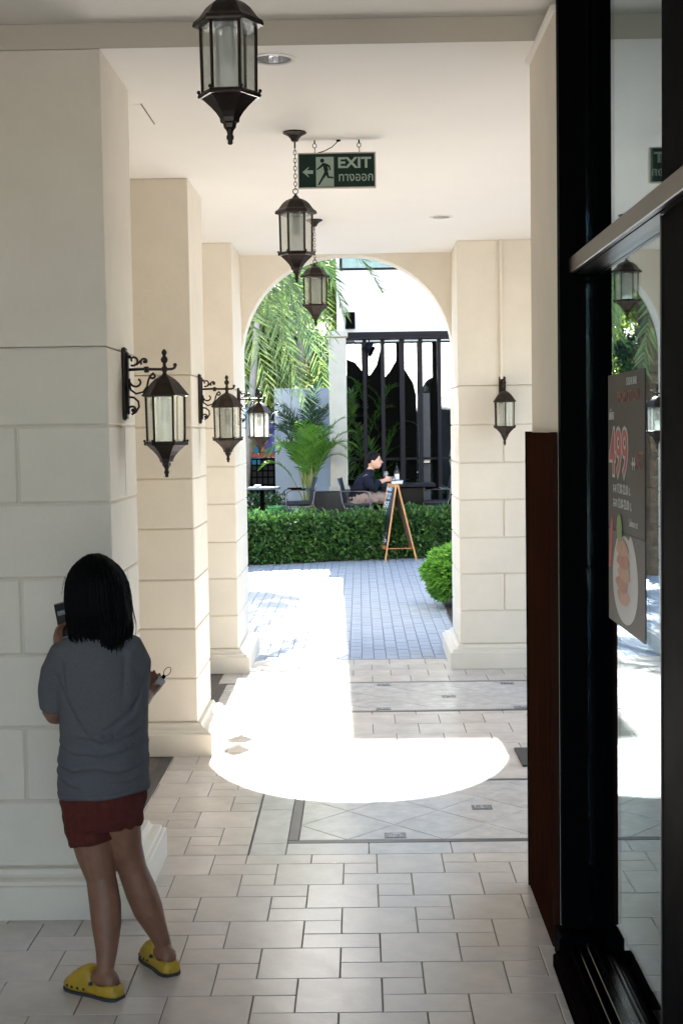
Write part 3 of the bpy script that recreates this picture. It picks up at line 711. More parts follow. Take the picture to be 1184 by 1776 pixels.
def finish_wall_lantern(t, A):
    # build body around a temporary axis then shift it under the arm's end
    tmp = empty('tmp', (0, 0, 0))
    zt = lantern_body(tmp)
    R_ = 0.101
    roof_bell(tmp, zt, R_, [(0.86, -0.004), (0.99, 0.0), (1.0, 0.004), (0.90, 0.016), (0.76, 0.034), (0.60, 0.055), (0.42, 0.072), (0.26, 0.082), (0.15, 0.088), (0.10, 0.092)])
    MB().lathe([(0.012, zt+0.088), (0.008, zt+0.100), (0.013, zt+0.108), (0.014, zt+0.118), (0.008, zt+0.126), (0.007, zt+0.138), (0.014, zt+0.146), (0.016, zt+0.156), (0.010, zt+0.166), (0.006, zt+0.170), (0.010, zt+0.178), (0.012, zt+0.186), (0.007, zt+0.195), (0.002, zt+0.199)], 14).build('top_finial', 'bronze', tmp, smooth=True)
    dz = -(zt+0.113)
    for c in children(tmp):
        c.data.transform(Matrix.Translation((A, 0, dz))); c.parent = t
    bpy.data.objects.remove(tmp)
wl, A_ = wall_lantern(); finish_wall_lantern(wl, A_)
WL = [((-1.0, 6.02, 2.222), 0, 'nearest wall lantern on its scroll bracket, above the woman'), ((-1.0, 8.86, 2.222), 0, 'middle wall lantern, between the two others on the pillar row'),
      ((-1.0, 11.70, 2.222), 0, 'sunlit white glowing wall lantern on the pillar next to the garden'), ((1.165, 11.5, 2.275), -PI/2, 'small wall lantern hanging below the conduit on the wide pillar')]
for k, (p, rz, lb) in enumerate(WL):
    o = wl if k == 0 else copy_tree(wl)
    o.location = p; o.rotation_euler.z = rz; tag(o, lb, 'wall lantern', 'wall lanterns on the block pillars')
cd = MB().cbox((1.148, 11.478, 2.32), (1.172, 11.4995, HC-0.001), 0.004).build('conduit', 'cream'); tag(cd, 'thin cream conduit running down the pillar to the wall lantern', 'conduit')

# ------------------------------------------------------------------ exit sign
ex = empty('exit_sign', (-0.096, 7.48, 3.40), 'green EXIT sign with arrow, running figure and Thai writing', 'sign')
X0, X1, Z0, Z1, YS = -0.300, 0.108, 3.217, 3.403, 7.48
MB().cbox((X0, YS-0.014, Z0), (X1, YS+0.014, Z1), 0.003).build('frame', 'signframe', ex)
MB().box((X0+0.006, YS-0.017, Z0+0.007), (X1-0.008, YS-0.0142, Z1-0.008)).build('panel', 'signgreen', ex)
MB().box((X0+0.095, YS-0.0178, Z0+0.009), (X0+0.188, YS-0.0171, Z1-0.024)).build('white_field', 'signpale', ex)
def sgn(poly, m='signpale', y=YS-0.0185, name='pictogram'): MB().prism([(X0+a, Z0+b) for a, b in poly], 'y', y, y+0.0006).build(name, m, ex)
sgn([(0.024, 0.085), (0.058, 0.112), (0.058, 0.108), (0.047, 0.094), (0.080, 0.094), (0.080, 0.076), (0.047, 0.076), (0.058, 0.062), (0.058, 0.058)], name='arrow')
# running figure: head, torso and limbs
sgn([(0.128+0.011*math.cos(a), 0.143+0.011*math.sin(a)) for a in [2*PI*k/12 for k in range(12)]], 'signgreen', YS-0.0187)
for poly in ([(0.128, 0.132), (0.150, 0.128), (0.160, 0.092), (0.140, 0.080)],
             [(0.130, 0.130), (0.112, 0.112), (0.098, 0.100), (0.100, 0.094), (0.118, 0.104), (0.136, 0.118)],
             [(0.148, 0.128), (0.168, 0.118), (0.172, 0.094), (0.166, 0.092), (0.160, 0.110), (0.144, 0.116)],
             [(0.142, 0.088), (0.158, 0.086), (0.162, 0.062), (0.186, 0.058), (0.186, 0.050), (0.154, 0.053)],
             [(0.142, 0.088), (0.156, 0.076), (0.134, 0.050), (0.112, 0.016), (0.104, 0.020), (0.124, 0.056)]):
    sgn(poly, 'signgreen', YS-0.0187)
me = text_mesh('EXIT', 0.076, 'signpale', 0.0004, 0.0022, 'LEFT', 1.12); sub('lettering', me, ex, (X0+0.207+0.096, -0.0183, Z0+0.105-3.40), (PI/2, 0, 0))
me = text_mesh('ทางออก', 0.064, 'signpale', 0.0004, 0.0004, 'LEFT', 1.0)
wd = max(v.co.x for v in me.vertices)-min(v.co.x for v in me.vertices)
for v in me.vertices: v.co.x *= 0.178/wd
sub('lettering', me, ex, (X0+0.210+0.096, -0.0183, Z0+0.036-3.40), (PI/2, 0, 0))
for hx in (-0.211, 0.021):
    h_ = MB(); h_.tube([(hx+0.010*math.cos(a), YS, HC-0.028+0.011*math.sin(a)) for a in [2*PI*j/14 for j in range(15)]], 0.0022, 5, cap=False)
    h_.tube([(hx, YS, HC), (hx, YS, HC-0.016)], 0.004, 6); h_.tube([(hx, YS, HC-0.038), (hx+0.002, YS, HC-0.055), (hx, YS, Z1)], 0.002, 5)
    h_.build('hook', 'black', ex, smooth=True)
MB().tube([(-0.195, YS, Z1), (-0.16, YS, Z1+0.010), (-0.12, YS, Z1+0.030), (-0.088, YS, HC-0.006)], 0.0026, 6).build('cable', 'black', ex, smooth=True)
MB().lathe([(0.012, 0), (0.011, -0.006), (0.003, -0.009)], 12, (-0.086, YS, HC)).build('cable_cap', 'black', ex)

exec_people = True
# ------------------------------------------------------------------ helpers for figures
def limb(mb, pts, rad, n=16): mb.tube(pts, rad, n)
def place(me, parent, name, off):
    me.transform(Matrix.Translation(-Vector(off))); return sub(name, me, parent)
def hand(mb, wrist, direc, palmn, size=1.0, curl=0.5, side=1):
    """palm and five separate fingers; direc = towards the fingers, palmn = out of the palm, side = thumb side"""
    d = Vector(direc).normalized(); nrm = Vector(palmn); nrm = (nrm-d*nrm.dot(d)).normalized(); s_ = d.cross(nrm)*side
    wv = Vector(wrist); L = 0.085*size
    mb.rings([[wv+d*t+s_*(wd*math.cos(a))+nrm*(th*math.sin(a)) for a in [2*PI*k/12 for k in range(12)]] for t, wd, th in ((-0.01*size, 0.024*size, 0.018*size), (0.02*size, 0.032*size, 0.016*size), (0.06*size, 0.040*size, 0.014*size), (L, 0.038*size, 0.012*size))])
    for k, ln in enumerate((0.070, 0.078, 0.073, 0.058)):
        b = wv+d*(L-0.012*size)+s_*((0.030-0.020*k)*size)
        l = ln*size; c1, c2, c3 = curl*0.6, curl*1.5, curl*2.1
        p1 = b+(d*math.cos(c1)+nrm*math.sin(c1))*(l*0.48); p2 = p1+(d*math.cos(c2)+nrm*math.sin(c2))*(l*0.32); p3 = p2+(d*math.cos(c3)+nrm*math.sin(c3))*(l*0.25)
        mb.tube([b-d*0.012*size, b, p1, p2, p3], [0.009*size, 0.0088*size, 0.0082*size, 0.0075*size, 0.0058*size], 8)
    tb = wv+d*0.022*size+s_*0.026*size
    t1 = tb+(s_*0.75+d*0.6+nrm*0.35)*0.034*size; t2 = t1+(s_*0.25+d*0.8+nrm*0.6)*0.028*size
    mb.tube([tb-s_*0.012*size, tb, t1, t2], [0.013*size, 0.0125*size, 0.0105*size, 0.0075*size], 8)

# ------------------------------------------------------------------ the woman
WB = (-0.93, 4.92, 0)
W = empty('person', WB, 'person in grey shirt, maroon shorts and yellow clogs, standing with back turned, holding a phone', 'person')
bd = MB()
yaw = 0.22
bd.loft([((-0.918, 4.91, 0.60), 0.13, 0.10, yaw), ((-0.918, 4.91, 0.70), 0.145, 0.105, yaw), ((-0.915, 4.91, 0.80), 0.135, 0.10, yaw), ((-0.912, 4.91, 0.95), 0.125, 0.09, yaw), ((-0.912, 4.91, 1.08), 0.132, 0.095, yaw),
         ((-0.918, 4.905, 1.17), 0.112, 0.075, yaw), ((-0.924, 4.90, 1.205), 0.085, 0.06, yaw), ((-0.928, 4.90, 1.245), 0.065, 0.055, yaw), ((-0.93, 4.905, 1.29), 0.048, 0.050, yaw), ((-0.935, 4.92, 1.34), 0.048, 0.052, yaw)])
# head, turned to her left and tipped down
hc = Vector((-0.938, 4.945, 1.405))
hm = Matrix.Rotation(0.75, 3, 'Z') @ Matrix.Rotation(-0.25, 3, 'X')
bd.ball(hc, 0.098, 20, (0.78, 0.98, 1.12), hm)
bd.ball(hc+hm @ Vector((0, 0.045, -0.055)), 0.052, 14, (0.95, 0.9, 0.95), hm)
bd.tube([hc+hm @ Vector((0, 0.085, 0.010)), hc+hm @ Vector((0, 0.112, -0.024)), hc+hm @ Vector((0, 0.090, -0.036))], [0.008, 0.013, 0.010], 8)
for s_ in (-1, 1):
    bd.ball(hc+hm @ Vector((0.078*s_, -0.002, -0.015)), 0.022, 10, (0.35, 0.8, 1.3), hm)
bd.ball(hc+hm @ Vector((0, 0.086, -0.058)), 0.016, 10, (1.5, 0.6, 0.6), hm)
# arms
limb(bd, [(-1.00, 4.895, 1.150), (-1.055, 4.90, 1.12), (-1.082, 4.915, 1.05), (-1.092, 4.925, 0.975), (-1.092, 4.955, 0.955), (-1.098, 5.03, 1.00), (-1.106, 5.10, 1.095), (-1.108, 5.13, 1.140)], [0.035, 0.038, 0.038, 0.040, 0.038, 0.037, 0.028, 0.023])
hand(bd, (-1.108, 5.135, 1.148), (0.10, 0.12, 1.0), (0.65, -0.75, 0.05), 0.90, 0.55, 1)
limb(bd, [(-0.86, 4.895, 1.17), (-0.815, 4.90, 1.15), (-0.795, 4.925, 1.10), (-0.800, 4.970, 1.015), (-0.800, 4.995, 0.995), (-0.790, 5.04, 1.00), (-0.780, 5.078, 1.00)], [0.034, 0.036, 0.037, 0.036, 0.036, 0.033, 0.023])
hand(bd, (-0.776, 5.078, 1.0), (0.12, 0.95, 0.30), (-0.2, 0.2, 1.0), 0.9, 0.75, -1)
# legs
limb(bd, [(-0.975, 4.91, 0.66), (-0.968, 4.905, 0.58), (-0.948, 4.895, 0.47), (-0.930, 4.888, 0.385), (-0.915, 4.872, 0.30), (-0.908, 4.850, 0.235), (-0.904, 4.82, 0.15), (-0.906, 4.80, 0.095), (-0.910, 4.798, 0.055)], [0.088, 0.083, 0.069, 0.053, 0.056, 0.053, 0.038, 0.030, 0.034], 20)
limb(bd, [(-0.868, 4.91, 0.66), (-0.860, 4.915, 0.58), (-0.850, 4.935, 0.48), (-0.830, 4.955, 0.395), (-0.802, 4.965, 0.31), (-0.780, 4.975, 0.24), (-0.753, 5.000, 0.155), (-0.737, 5.020, 0.10), (-0.735, 5.030, 0.060)], [0.075, 0.070, 0.060, 0.052, 0.057, 0.054, 0.038, 0.030, 0.034], 20)
FD = [Vector((-0.84, 0.54, 0)).normalized(), Vector((-0.50, 0.86, 0)).normalized()]
FH = [Vector((-0.848, 4.755, 0)), Vector((-0.694, 4.960, 0))]   # back of each heel
for d, h in zip(FD, FH):
    s_ = Vector((-d.y, d.x, 0))
    bd.rings([[h+d*t+s_*(wd*math.cos(a))+Vector((0, 0, zc+hh*math.sin(a))) for a in [2*PI*k/12 for k in range(12)]] for t, wd, hh, zc in
              ((0.018, 0.020, 0.022, 0.055), (0.035, 0.030, 0.035, 0.060), (0.07, 0.031, 0.042, 0.062), (0.12, 0.033, 0.030, 0.052), (0.17, 0.036, 0.020, 0.042), (0.205, 0.030, 0.012, 0.036))])
place(evaluated(bd, 0.0052, 4, 'skin', 'body'), W, 'body', WB)
# face detail
eb = MB()
for s_ in (-1, 1): eb.ball(hc+hm @ Vector((0.030*s_, 0.086, 0.006)), 0.011, 8, (1.3, 0.5, 0.6), hm)
eb.build('eyes', 'rubber', W, smooth=True)
# shirt
sh = MB()
sh.loft([((-0.916, 4.912, 0.685), 0.166, 0.128, yaw), ((-0.916, 4.912, 0.72), 0.170, 0.130, yaw), ((-0.914, 4.912, 0.80), 0.166, 0.124, yaw), ((-0.911, 4.91, 0.90), 0.160, 0.115, yaw), ((-0.909, 4.91, 1.00), 0.158, 0.112, yaw),
         ((-0.912, 4.91, 1.08), 0.162, 0.112, yaw), ((-0.918, 4.905, 1.17), 0.160, 0.102, yaw), ((-0.920, 4.90, 1.22), 0.142, 0.085, yaw), ((-0.924, 4.90, 1.248), 0.095, 0.068, yaw), ((-0.930, 4.90, 1.262), 0.066, 0.060, yaw)], 32)
limb(sh, [(-0.99, 4.897, 1.175), (-1.042, 4.897, 1.162), (-1.073, 4.905, 1.115), (-1.087, 4.913, 1.05), (-1.091, 4.922, 1.00), (-1.092, 4.925, 0.988)], [0.070, 0.068, 0.061, 0.056, 0.053, 0.052], 24)
limb(sh, [(-0.86, 4.897, 1.200), (-0.815, 4.900, 1.190), (-0.792, 4.915, 1.14), (-0.796, 4.950, 1.08), (-0.802, 4.975, 1.04), (-0.803, 4.98, 1.03)], [0.066, 0.062, 0.056, 0.050, 0.046, 0.045], 24)
sm_ = evaluated(sh, 0.0058, 5, 'shirt', 'shirt')
FOLDS = [([(-1.055, 1.105), (-1.02, 1.02), (-0.965, 0.925), (-0.90, 0.868)], 0.011, 0.013), ([(-1.075, 0.865), (-1.0, 0.838), (-0.90, 0.828), (-0.76, 0.862)], 0.010, 0.010),
         ([(-1.08, 0.800), (-1.01, 0.778), (-0.92, 0.785), (-0.84, 0.772), (-0.755, 0.800)], 0.011, 0.011), ([(-1.0, 0.905), (-0.90, 0.882), (-0.80, 0.898), (-0.755, 0.925)], 0.008, 0.010),
         ([(-0.765, 1.06), (-0.80, 0.985), (-0.87, 0.935), (-0.93, 0.922)], 0.009, 0.013), ([(-1.035, 1.165), (-1.03, 1.10), (-1.012, 1.045)], 0.007, 0.012), ([(-0.82, 1.19), (-0.82, 1.10), (-0.83, 1.04)], 0.005, 0.016),
         ([(-1.08, 0.765), (-1.03, 0.735), (-0.985, 0.722)], 0.009, 0.009), ([(-0.88, 0.742), (-0.80, 0.735), (-0.755, 0.752)], 0.008, 0.009), ([(-0.97, 1.13), (-0.93, 1.04), (-0.905, 0.96)], 0.004, 0.022), ([(-1.11, 1.09), (-1.09, 1.06), (-1.065, 1.055)], 0.004, 0.008), ([(-1.12, 1.045), (-1.09, 1.03), (-1.06, 1.03)], 0.004, 0.007)]
def fold_disp(x, z):
    t_ = 0.0
    for pl_, A, w_ in FOLDS:
        best = None
        for (xa, za), (xb, zb) in zip(pl_, pl_[1:]):
            dx, dz = xb-xa, zb-za; L2 = dx*dx+dz*dz; u_ = max(0, min(1, ((x-xa)*dx+(z-za)*dz)/L2)); px_, pz_ = xa+dx*u_, za+dz*u_
            d2 = math.hypot(x-px_, z-pz_); sg = (dx*(z-za)-dz*(x-xa))/math.sqrt(L2)
            if best is None or d2 < best[0]: best = (d2, math.copysign(d2, sg))
        d_, sd_ = best
        ea = min(math.hypot(x-pl_[0][0], z-pl_[0][1]), math.hypot(x-pl_[-1][0], z-pl_[-1][1])); fade = min(1, ea/0.05+0.15)
        t_ += A*fade*(-math.exp(-(d_/(w_*0.55))**2)+0.75*math.exp(-((sd_-w_*1.3)/w_)**2))
    return t_
for v in sm_.vertices:
    c = v.co; n_ = v.normal; low = max(0.0, min(1.0, (1.02-c.z)/0.25))
    f1 = noise.noise(Vector((c.x*5+c.z*3.0, c.y*5, c.z*7)))*0.007
    f2 = noise.noise(Vector((c.x*3+11, c.y*3, c.z*26)))*0.005*low
    f4 = fold_disp(c.x+noise.noise(c*11)*0.006, c.z+noise.noise(c*9+Vector((4, 0, 0)))*0.008) if c.y < 4.93 else 0.0
    v.co = c+n_*(f1+f2+f4)
bm = bmesh.new(); bm.from_mesh(sm_)
for _ in range(1): bmesh.ops.smooth_vert(bm, verts=bm.verts, factor=0.5, use_axis_x=True, use_axis_y=True, use_axis_z=True)
for v in bm.verts: v.co.x = -0.915+(v.co.x+0.915)*(0.965 if v.co.z < 0.95 else 0.965+min(0.03, (v.co.z-0.95)*0.25)); v.co.z += (0.006+0.05*max(0, v.co.x+0.93))*max(0, min(1, (0.80-v.co.z)/0.08))
bm.to_mesh(sm_); bm.free()
place(sm_, W, 'shirt', WB)
hem = MB(); hr = []
for zz, e in ((0.690, -0.004), (0.689, 0.001), (0.704, 0.003), (0.707, -0.004)):
    hr.append([(-0.916+math.cos(yaw)*(0.160+e)*math.cos(a)-math.sin(yaw)*(0.128+e)*math.sin(a), 4.912+math.sin(yaw)*(0.160+e)*math.cos(a)+math.cos(yaw)*(0.128+e)*math.sin(a), zz+0.003+0.010*math.cos(a)+0.002*math.sin(5*a)) for a in [2*PI*k/60 for k in range(60)]])
hem.rings(hr, cap=False); hem.build('shirt_hem', 'shirt', W, smooth=True)
# shorts
so = MB()
so.loft([((-0.922, 4.91, 0.572), 0.118, 0.108, yaw), ((-0.922, 4.91, 0.61), 0.142, 0.120, yaw), ((-0.920, 4.91, 0.67), 0.153, 0.122, yaw), ((-0.916, 4.91, 0.74), 0.152, 0.12, yaw)], 28)
limb(so, [(-0.978, 4.908, 0.62), (-0.972, 4.905, 0.565), (-0.962, 4.900, 0.522), (-0.960, 4.899, 0.512)], [0.090, 0.088, 0.087, 0.087], 24)
limb(so, [(-0.862, 4.912, 0.66), (-0.854, 4.915, 0.61), (-0.847, 4.925, 0.575), (-0.846, 4.926, 0.566)], [0.082, 0.074, 0.068, 0.067], 24)
so_ = evaluated(so, 0.006, 3, 'shorts', 'shorts')
for v in so_.vertices:
    c = v.co; v.co = c+v.normal*(noise.noise(Vector((c.x*30, c.y*30, c.z*9)))*0.006+noise.noise(Vector((c.x*8, c.y*8, c.z*26)))*0.006)
place(so_, W, 'shorts', WB)
# hair: shaped mass and combed strands
def hair_ring(z):
    T = [(1.534, -0.932, 0.003), (1.530, -0.932, 0.024), (1.522, -0.932, 0.042), (1.508, -0.931, 0.062), (1.490, -0.930, 0.082), (1.462, -0.929, 0.102), (1.43, -0.928, 0.116), (1.38, -0.927, 0.121), (1.33, -0.922, 0.121), (1.28, -0.914, 0.120), (1.245, -0.905, 0.108), (1.215, -0.892, 0.080), (1.19, -0.882, 0.045), (1.168, -0.876, 0.012)]
    for a, b in zip(T, T[1:]):
        if b[0] <= z <= a[0]:
            t = (a[0]-z)/(a[0]-b[0]); return a[1]+(b[1]-a[1])*t+0.002, (a[2]+(b[2]-a[2])*t)*0.905
    return (T[-1][1], T[-1][2])
hb = MB(); R_ = []
for z in [1.533, 1.530, 1.526, 1.521, 1.514, 1.505, 1.493, 1.48, 1.455, 1.43, 1.40, 1.37, 1.34, 1.31, 1.28, 1.26, 1.245, 1.23, 1.215, 1.20, 1.185, 1.172]:
    cx, r = hair_ring(z); yd = 0.95 if z > 1.33 else max(0.32, 0.95-(1.33-z)*5.0); yc = 4.918 if z > 1.33 else 4.918-(1.33-z)*0.42-0.0
    R_.append([(cx+r*math.cos(a), yc+r*yd*math.sin(a), z) for a in [2*PI*k/36 for k in range(36)]])
hb.rings(R_)
hbm = evaluated(hb, 0.006, 3, 'hair', 'hair')
for v in hbm.vertices:
    c = v.co; ang = math.atan2(c.y-4.92, c.x+0.92)
    v.co = c+v.normal*(noise.noise(Vector((ang*11, c.z*1.5, 3)))*0.006+noise.noise(Vector((ang*34, c.z*2.2, 7)))*0.003)
place(hbm, W, 'hair', WB)
st = MB()
for k in range(900):
    a = random.uniform(0, 2*PI); 
    zend = random.choice([1.24, 1.22, 1.25, 1.2])+random.gauss(0, 0.016) if math.sin(a) < 0.3 else 1.28
    z0 = 1.531-random.random()**2*0.10; pts = []; n_ = 12; rj = random.uniform(-0.004, 0.003); aj = random.gauss(0, 0.05)
    fly = random.random() < 0.05
    for i in range(n_+1):
        z = z0+(zend-z0)*(i/n_)**1.1; cx, r = hair_ring(z)
        yd = 0.95 if z > 1.33 else max(0.32, 0.95-(1.33-z)*5.0); yc = 4.918 if z > 1.33 else 4.918-(1.33-z)*0.42
        aa = a+aj*(i/n_); rr = r+(rj+0.003)*min(1, r/0.08)+(0.012*(i/n_)**2 if fly else 0)+0.0016*math.sin(i*1.3+k)
        pts.append((cx+rr*math.cos(aa), yc+rr*yd*math.sin(aa), z))
    st.tube(pts, [0.0016]*(n_-1)+[0.0012, 0.0005], 3, cap=False)
for k in range(260):     # loose ends at the nape and wisps on the crown
    x0 = random.uniform(-1.02, -0.81); yy = 4.83+random.uniform(-0.01, 0.015); z0 = 1.29; zt_ = 1.222+random.gauss(0, 0.014)-0.062*math.exp(-((x0+0.872)/0.035)**2)
    st.tube([(x0, yy, z0), (x0+(-0.9-x0)*0.05, yy-0.006, (z0+zt_)/2), (x0+(-0.89-x0)*0.22+random.gauss(0, 0.006), yy+0.004, zt_)], [0.0026, 0.0022, 0.0004], 3, cap=False)
for k in range(14):
    a = random.uniform(0, 2*PI); b = Vector((-0.93+0.105*math.cos(a), 4.92+0.10*math.sin(a), 1.455)); o_ = Vector((math.cos(a), math.sin(a), 0))
    st.tube([b, b+o_*0.007+Vector((0, 0, -0.02)), b+o_*random.uniform(0.008, 0.016)+Vector((random.gauss(0, .004), 0, -0.06))], [0.0007, 0.0006, 0.0003], 3, cap=False)
sto = st.build('hair_strands', 'hair', W, smooth=True)
# clogs
for side_i, (d, h) in enumerate(zip(FD, FH)):
    s_ = Vector((-d.y, d.x, 0)); cg = MB()
    def CP(t, wd, z): return h+d*t+s_*wd+Vector((0, 0, z))
    prof = [(0.000, 0.022, 0.030), (0.012, 0.034, 0.050), (0.035, 0.041, 0.056), (0.070, 0.042, 0.052), (0.100, 0.042, 0.055), (0.125, 0.045, 0.092), (0.150, 0.049, 0.096), (0.185, 0.051, 0.078), (0.215, 0.047, 0.052), (0.238, 0.034, 0.036), (0.247, 0.016, 0.026)]
    R_ = []
    for t, wd, ht in prof:
        sec = [(-0.92, 0.006), (-1.0, 0.018), (-1.0, 0.35), (-0.88, 0.72), (-0.55, 0.95), (0, 1.0), (0.55, 0.95), (0.88, 0.72), (1.0, 0.35), (1.0, 0.018), (0.92, 0.006), (0.3, 0.004), (-0.3, 0.004)]
        R_.append([CP(t, a*wd, (b*ht if b > 0.02 else b)+0.004) for a, b in sec])
    cg.rings(R_)
    cm_ = evaluated(cg, 0.0042, 3, 'clog', 'clog')
    # open the back of the clog: push the top down between heel and strap
    for v in cm_.vertices:
        r_ = v.co-h; t = r_.dot(d); u_ = r_.dot(s_)
        if 0.012 < t < 0.120 and abs(u_) < 0.031*math.sqrt(max(0, 1-((t-0.066)/0.056)**2)) and v.co.z > 0.03: v.co.z = 0.022
    place(cm_, W, 'clog', WB)
    sl = MB(); sl.rings([[CP(t, a*wd*1.02, z) for a, z in ((-1, 0.0), (-1, 0.012), (1, 0.012), (1, 0.0))] for t, wd, ht in prof]); sl.build('sole', 'rubber', W)
    hol = MB()
    for a, b in ((0.16, 0.0), (0.172, 0.016), (0.172, -0.016), (0.187, 0.0), (0.187, 0.024), (0.187, -0.024), (0.203, 0.014), (0.203, -0.014)):
        zt_ = 0.098-(a-0.15)*0.52-abs(b)*0.35; hol.ball(CP(a, b, zt_-0.002), 0.0048, 8, (1, 1, 0.6))
    for a, b in ((0.13, 0.046), (0.155, 0.050), (0.18, 0.052), (0.13, -0.046), (0.155, -0.050), (0.18, -0.052), (0.205, 0.048), (0.205, -0.048)): hol.ball(CP(a, b*0.985, 0.026), 0.0055, 8)
    hol.build('ventilation_holes', 'rubber', W, smooth=True)
    for sd_ in (-1, 1): MB().lathe([(0.0005, 0.007), (0.006, 0.006), (0.008, 0.0), (0.007, -0.003)], 12, tuple(CP(0.098, sd_*0.044, 0.050))).build('rivet', 'rubber', W, smooth=True)
    ch_ = MB(); ch_.ball(CP(0.160, 0.014, 0.072), 0.010, 8, (1, 1, 0.6)); ch_.build('charm', 'steel' if side_i else 'rubber', W, smooth=True)

# phone in her raised hand, and the earphone case in the other one
PM = Matrix.Translation((-1.092, 5.135, 1.272)) @ Matrix.Rotation(-0.62, 4, 'Z') @ Matrix.Rotation(-0.24, 4, 'Y')
ph_ = empty('phone', (-1.092, 5.135, 1.272), 'slim phone held up beside the woman\'s face', 'phone')
MB().add([PM @ Vector(v) for v in MB().cbox((-0.034, -0.004, -0.066), (0.034, 0.004, 0.066), 0.0025).v], MB().cbox((0, 0, 0), (1, 1, 1), 0.1).f).build('case', 'phone', ph_)
MB().box((-0.031, -0.0046, -0.061), (0.031, -0.0041, 0.061), PM).build('screen', 'screen', ph_)
MB().box((-0.020, -0.0050, 0.018), (0.020, -0.0047, 0.034), PM).build('screen_icon', 'granite', ph_)
gd = empty('key_case', (-0.748, 5.13, 1.03), 'small grey case with a wire loop in the woman\'s lower hand', 'gadget')
GM = Matrix.Translation((-0.748, 5.13, 1.030)) @ Matrix.Rotation(0.62, 4, 'Y')
k_ = MB().cbox((-0.016, -0.006, -0.028), (0.016, 0.006, 0.026), 0.004); k_.v = [tuple(GM @ Vector(v)) for v in k_.v]; k_.build('case', 'phone', gd)
k_ = MB().cbox((-0.007, -0.004, 0.027), (0.007, 0.004, 0.040), 0.002); k_.v = [tuple(GM @ Vector(v)) for v in k_.v]; k_.build('plug', 'black', gd)
lp = [GM @ Vector((0.011*math.sin(a), 0, 0.058-0.018*math.cos(a))) for a in [2*PI*j/16 for j in range(17)]]
MB().tube(lp, 0.0014, 5, cap=False).build('wire_loop', 'black', gd, smooth=True)

# ------------------------------------------------------------------ cafe terrace and facade
TZ = 0.33
tr_ = MB().box((-9, 21.95, -0.04), (9, 24.95, TZ)).build('terrace', 'darkstone'); tr_['kind'] = 'structure'
FYf = 25.0
fc = empty('cafe_building', (1.5, 26, 0), 'white rendered cafe building with dark barred glass front', 'building')
fw = MB()
XF = -0.36
fw.box((XF, FYf, 3.63), (9.0, FYf+0.5, 4.80)); fw.box((XF, FYf, 4.80), (-0.27, FYf+0.5, 6.4)); fw.box((2.2, FYf, 4.80), (9, FYf+0.5, 6.4)); fw.box((XF, FYf, 6.4), (9, FYf+0.5, 10.95))
fw.box((3.5, FYf, TZ), (9.0, FYf+0.5, 3.63)); fw.box((XF, FYf+0.5, 3.63), (XF+0.3, 33, 10.95)); fw.box((XF, FYf+0.5, TZ), (XF+0.1, 33, 3.63)); fw.box((XF, 33, 0), (9, 33.3, 10.95)); fw.box((XF+0.3, FYf+0.5, 10.7), (9, 33, 10.95))
fw.build('wall', 'fac', fc)
MB().box((-0.30, FYf+2.2, TZ), (3.5, FYf+2.3, 3.63)).build('inner_wall', 'darkroom', fc)
MB().box((-0.26, FYf+0.02, TZ), (3.5, FYf+2.2, TZ+0.02)).build('inner_floor', 'darkroom', fc)
w_ = MB().box((-0.27, FYf+0.10, 4.80), (2.2, FYf+0.16, 6.4)).build('upper_window', 'cyan', fc)
MB().box((-0.27, FYf+0.3, 4.7), (2.2, FYf+0.35, 6.5)).build('sky_reflection_panel', 'teal', fc)  # teal panel that paints the sky's cyan reflection into the window
for a, b in (((-0.285, FYf-0.03, 4.76), (2.2, FYf+0.06, 4.80)), ((-0.300, FYf-0.03, 4.76), (-0.255, FYf+0.06, 6.4)), ((0.9, FYf-0.02, 4.80), (0.94, FYf+0.06, 6.4))):
    MB().box(a, b).build('window_frame', 'barm', fc)
bars = [(-0.262, 0.10), (0.118, 0.066), (0.434, 0.070), (0.769, 0.090), (1.095, 0.072), (1.420, 0.070), (1.745, 0.09), (2.07, 0.09), (2.4, 0.09), (2.72, 0.09), (3.05, 0.09)]
for x, w2 in bars: MB().cbox((x-w2/2, FYf-0.16, TZ), (x+w2/2, FYf-0.02, 3.53), 0.004).build('bar', 'barm', fc)
MB().box((-0.42, FYf-0.34, 3.535), (3.5, FYf-0.002, 3.62)).build('canopy', 'barm', fc)
MB().box((-0.42, FYf-0.36, 3.60), (3.5, FYf-0.341, 3.655)).build('canopy_edge', 'barm', fc)
xs = [b[0] for b in bars]
for i, (a, b) in enumerate(zip(xs, xs[1:])):
    tilt = [0.004, -0.006, 0.005, -0.002, 0.006, 0.0, 0.003, -0.004, 0.002, 0.001][i]
    g_ = MB().add([(a, FYf+0.33-tilt, TZ), (b, FYf+0.33+tilt, TZ), (b, FYf+0.33+tilt, 3.53), (a, FYf+0.33-tilt, 3.53), (a, FYf+0.34-tilt, TZ), (b, FYf+0.34+tilt, TZ), (b, FYf+0.34+tilt, 3.53), (a, FYf+0.34-tilt, 3.53)],
               [(0, 1, 2, 3), (7, 6, 5, 4), (0, 4, 5, 1), (1, 5, 6, 2), (2, 6, 7, 3), (3, 7, 4, 0)]).build('glass_pane', 'facglass', fc)
MB().box((-0.26, FYf-0.01, 1.42), (3.5, FYf+0.04, 1.46)).build('rail', 'barm', fc)
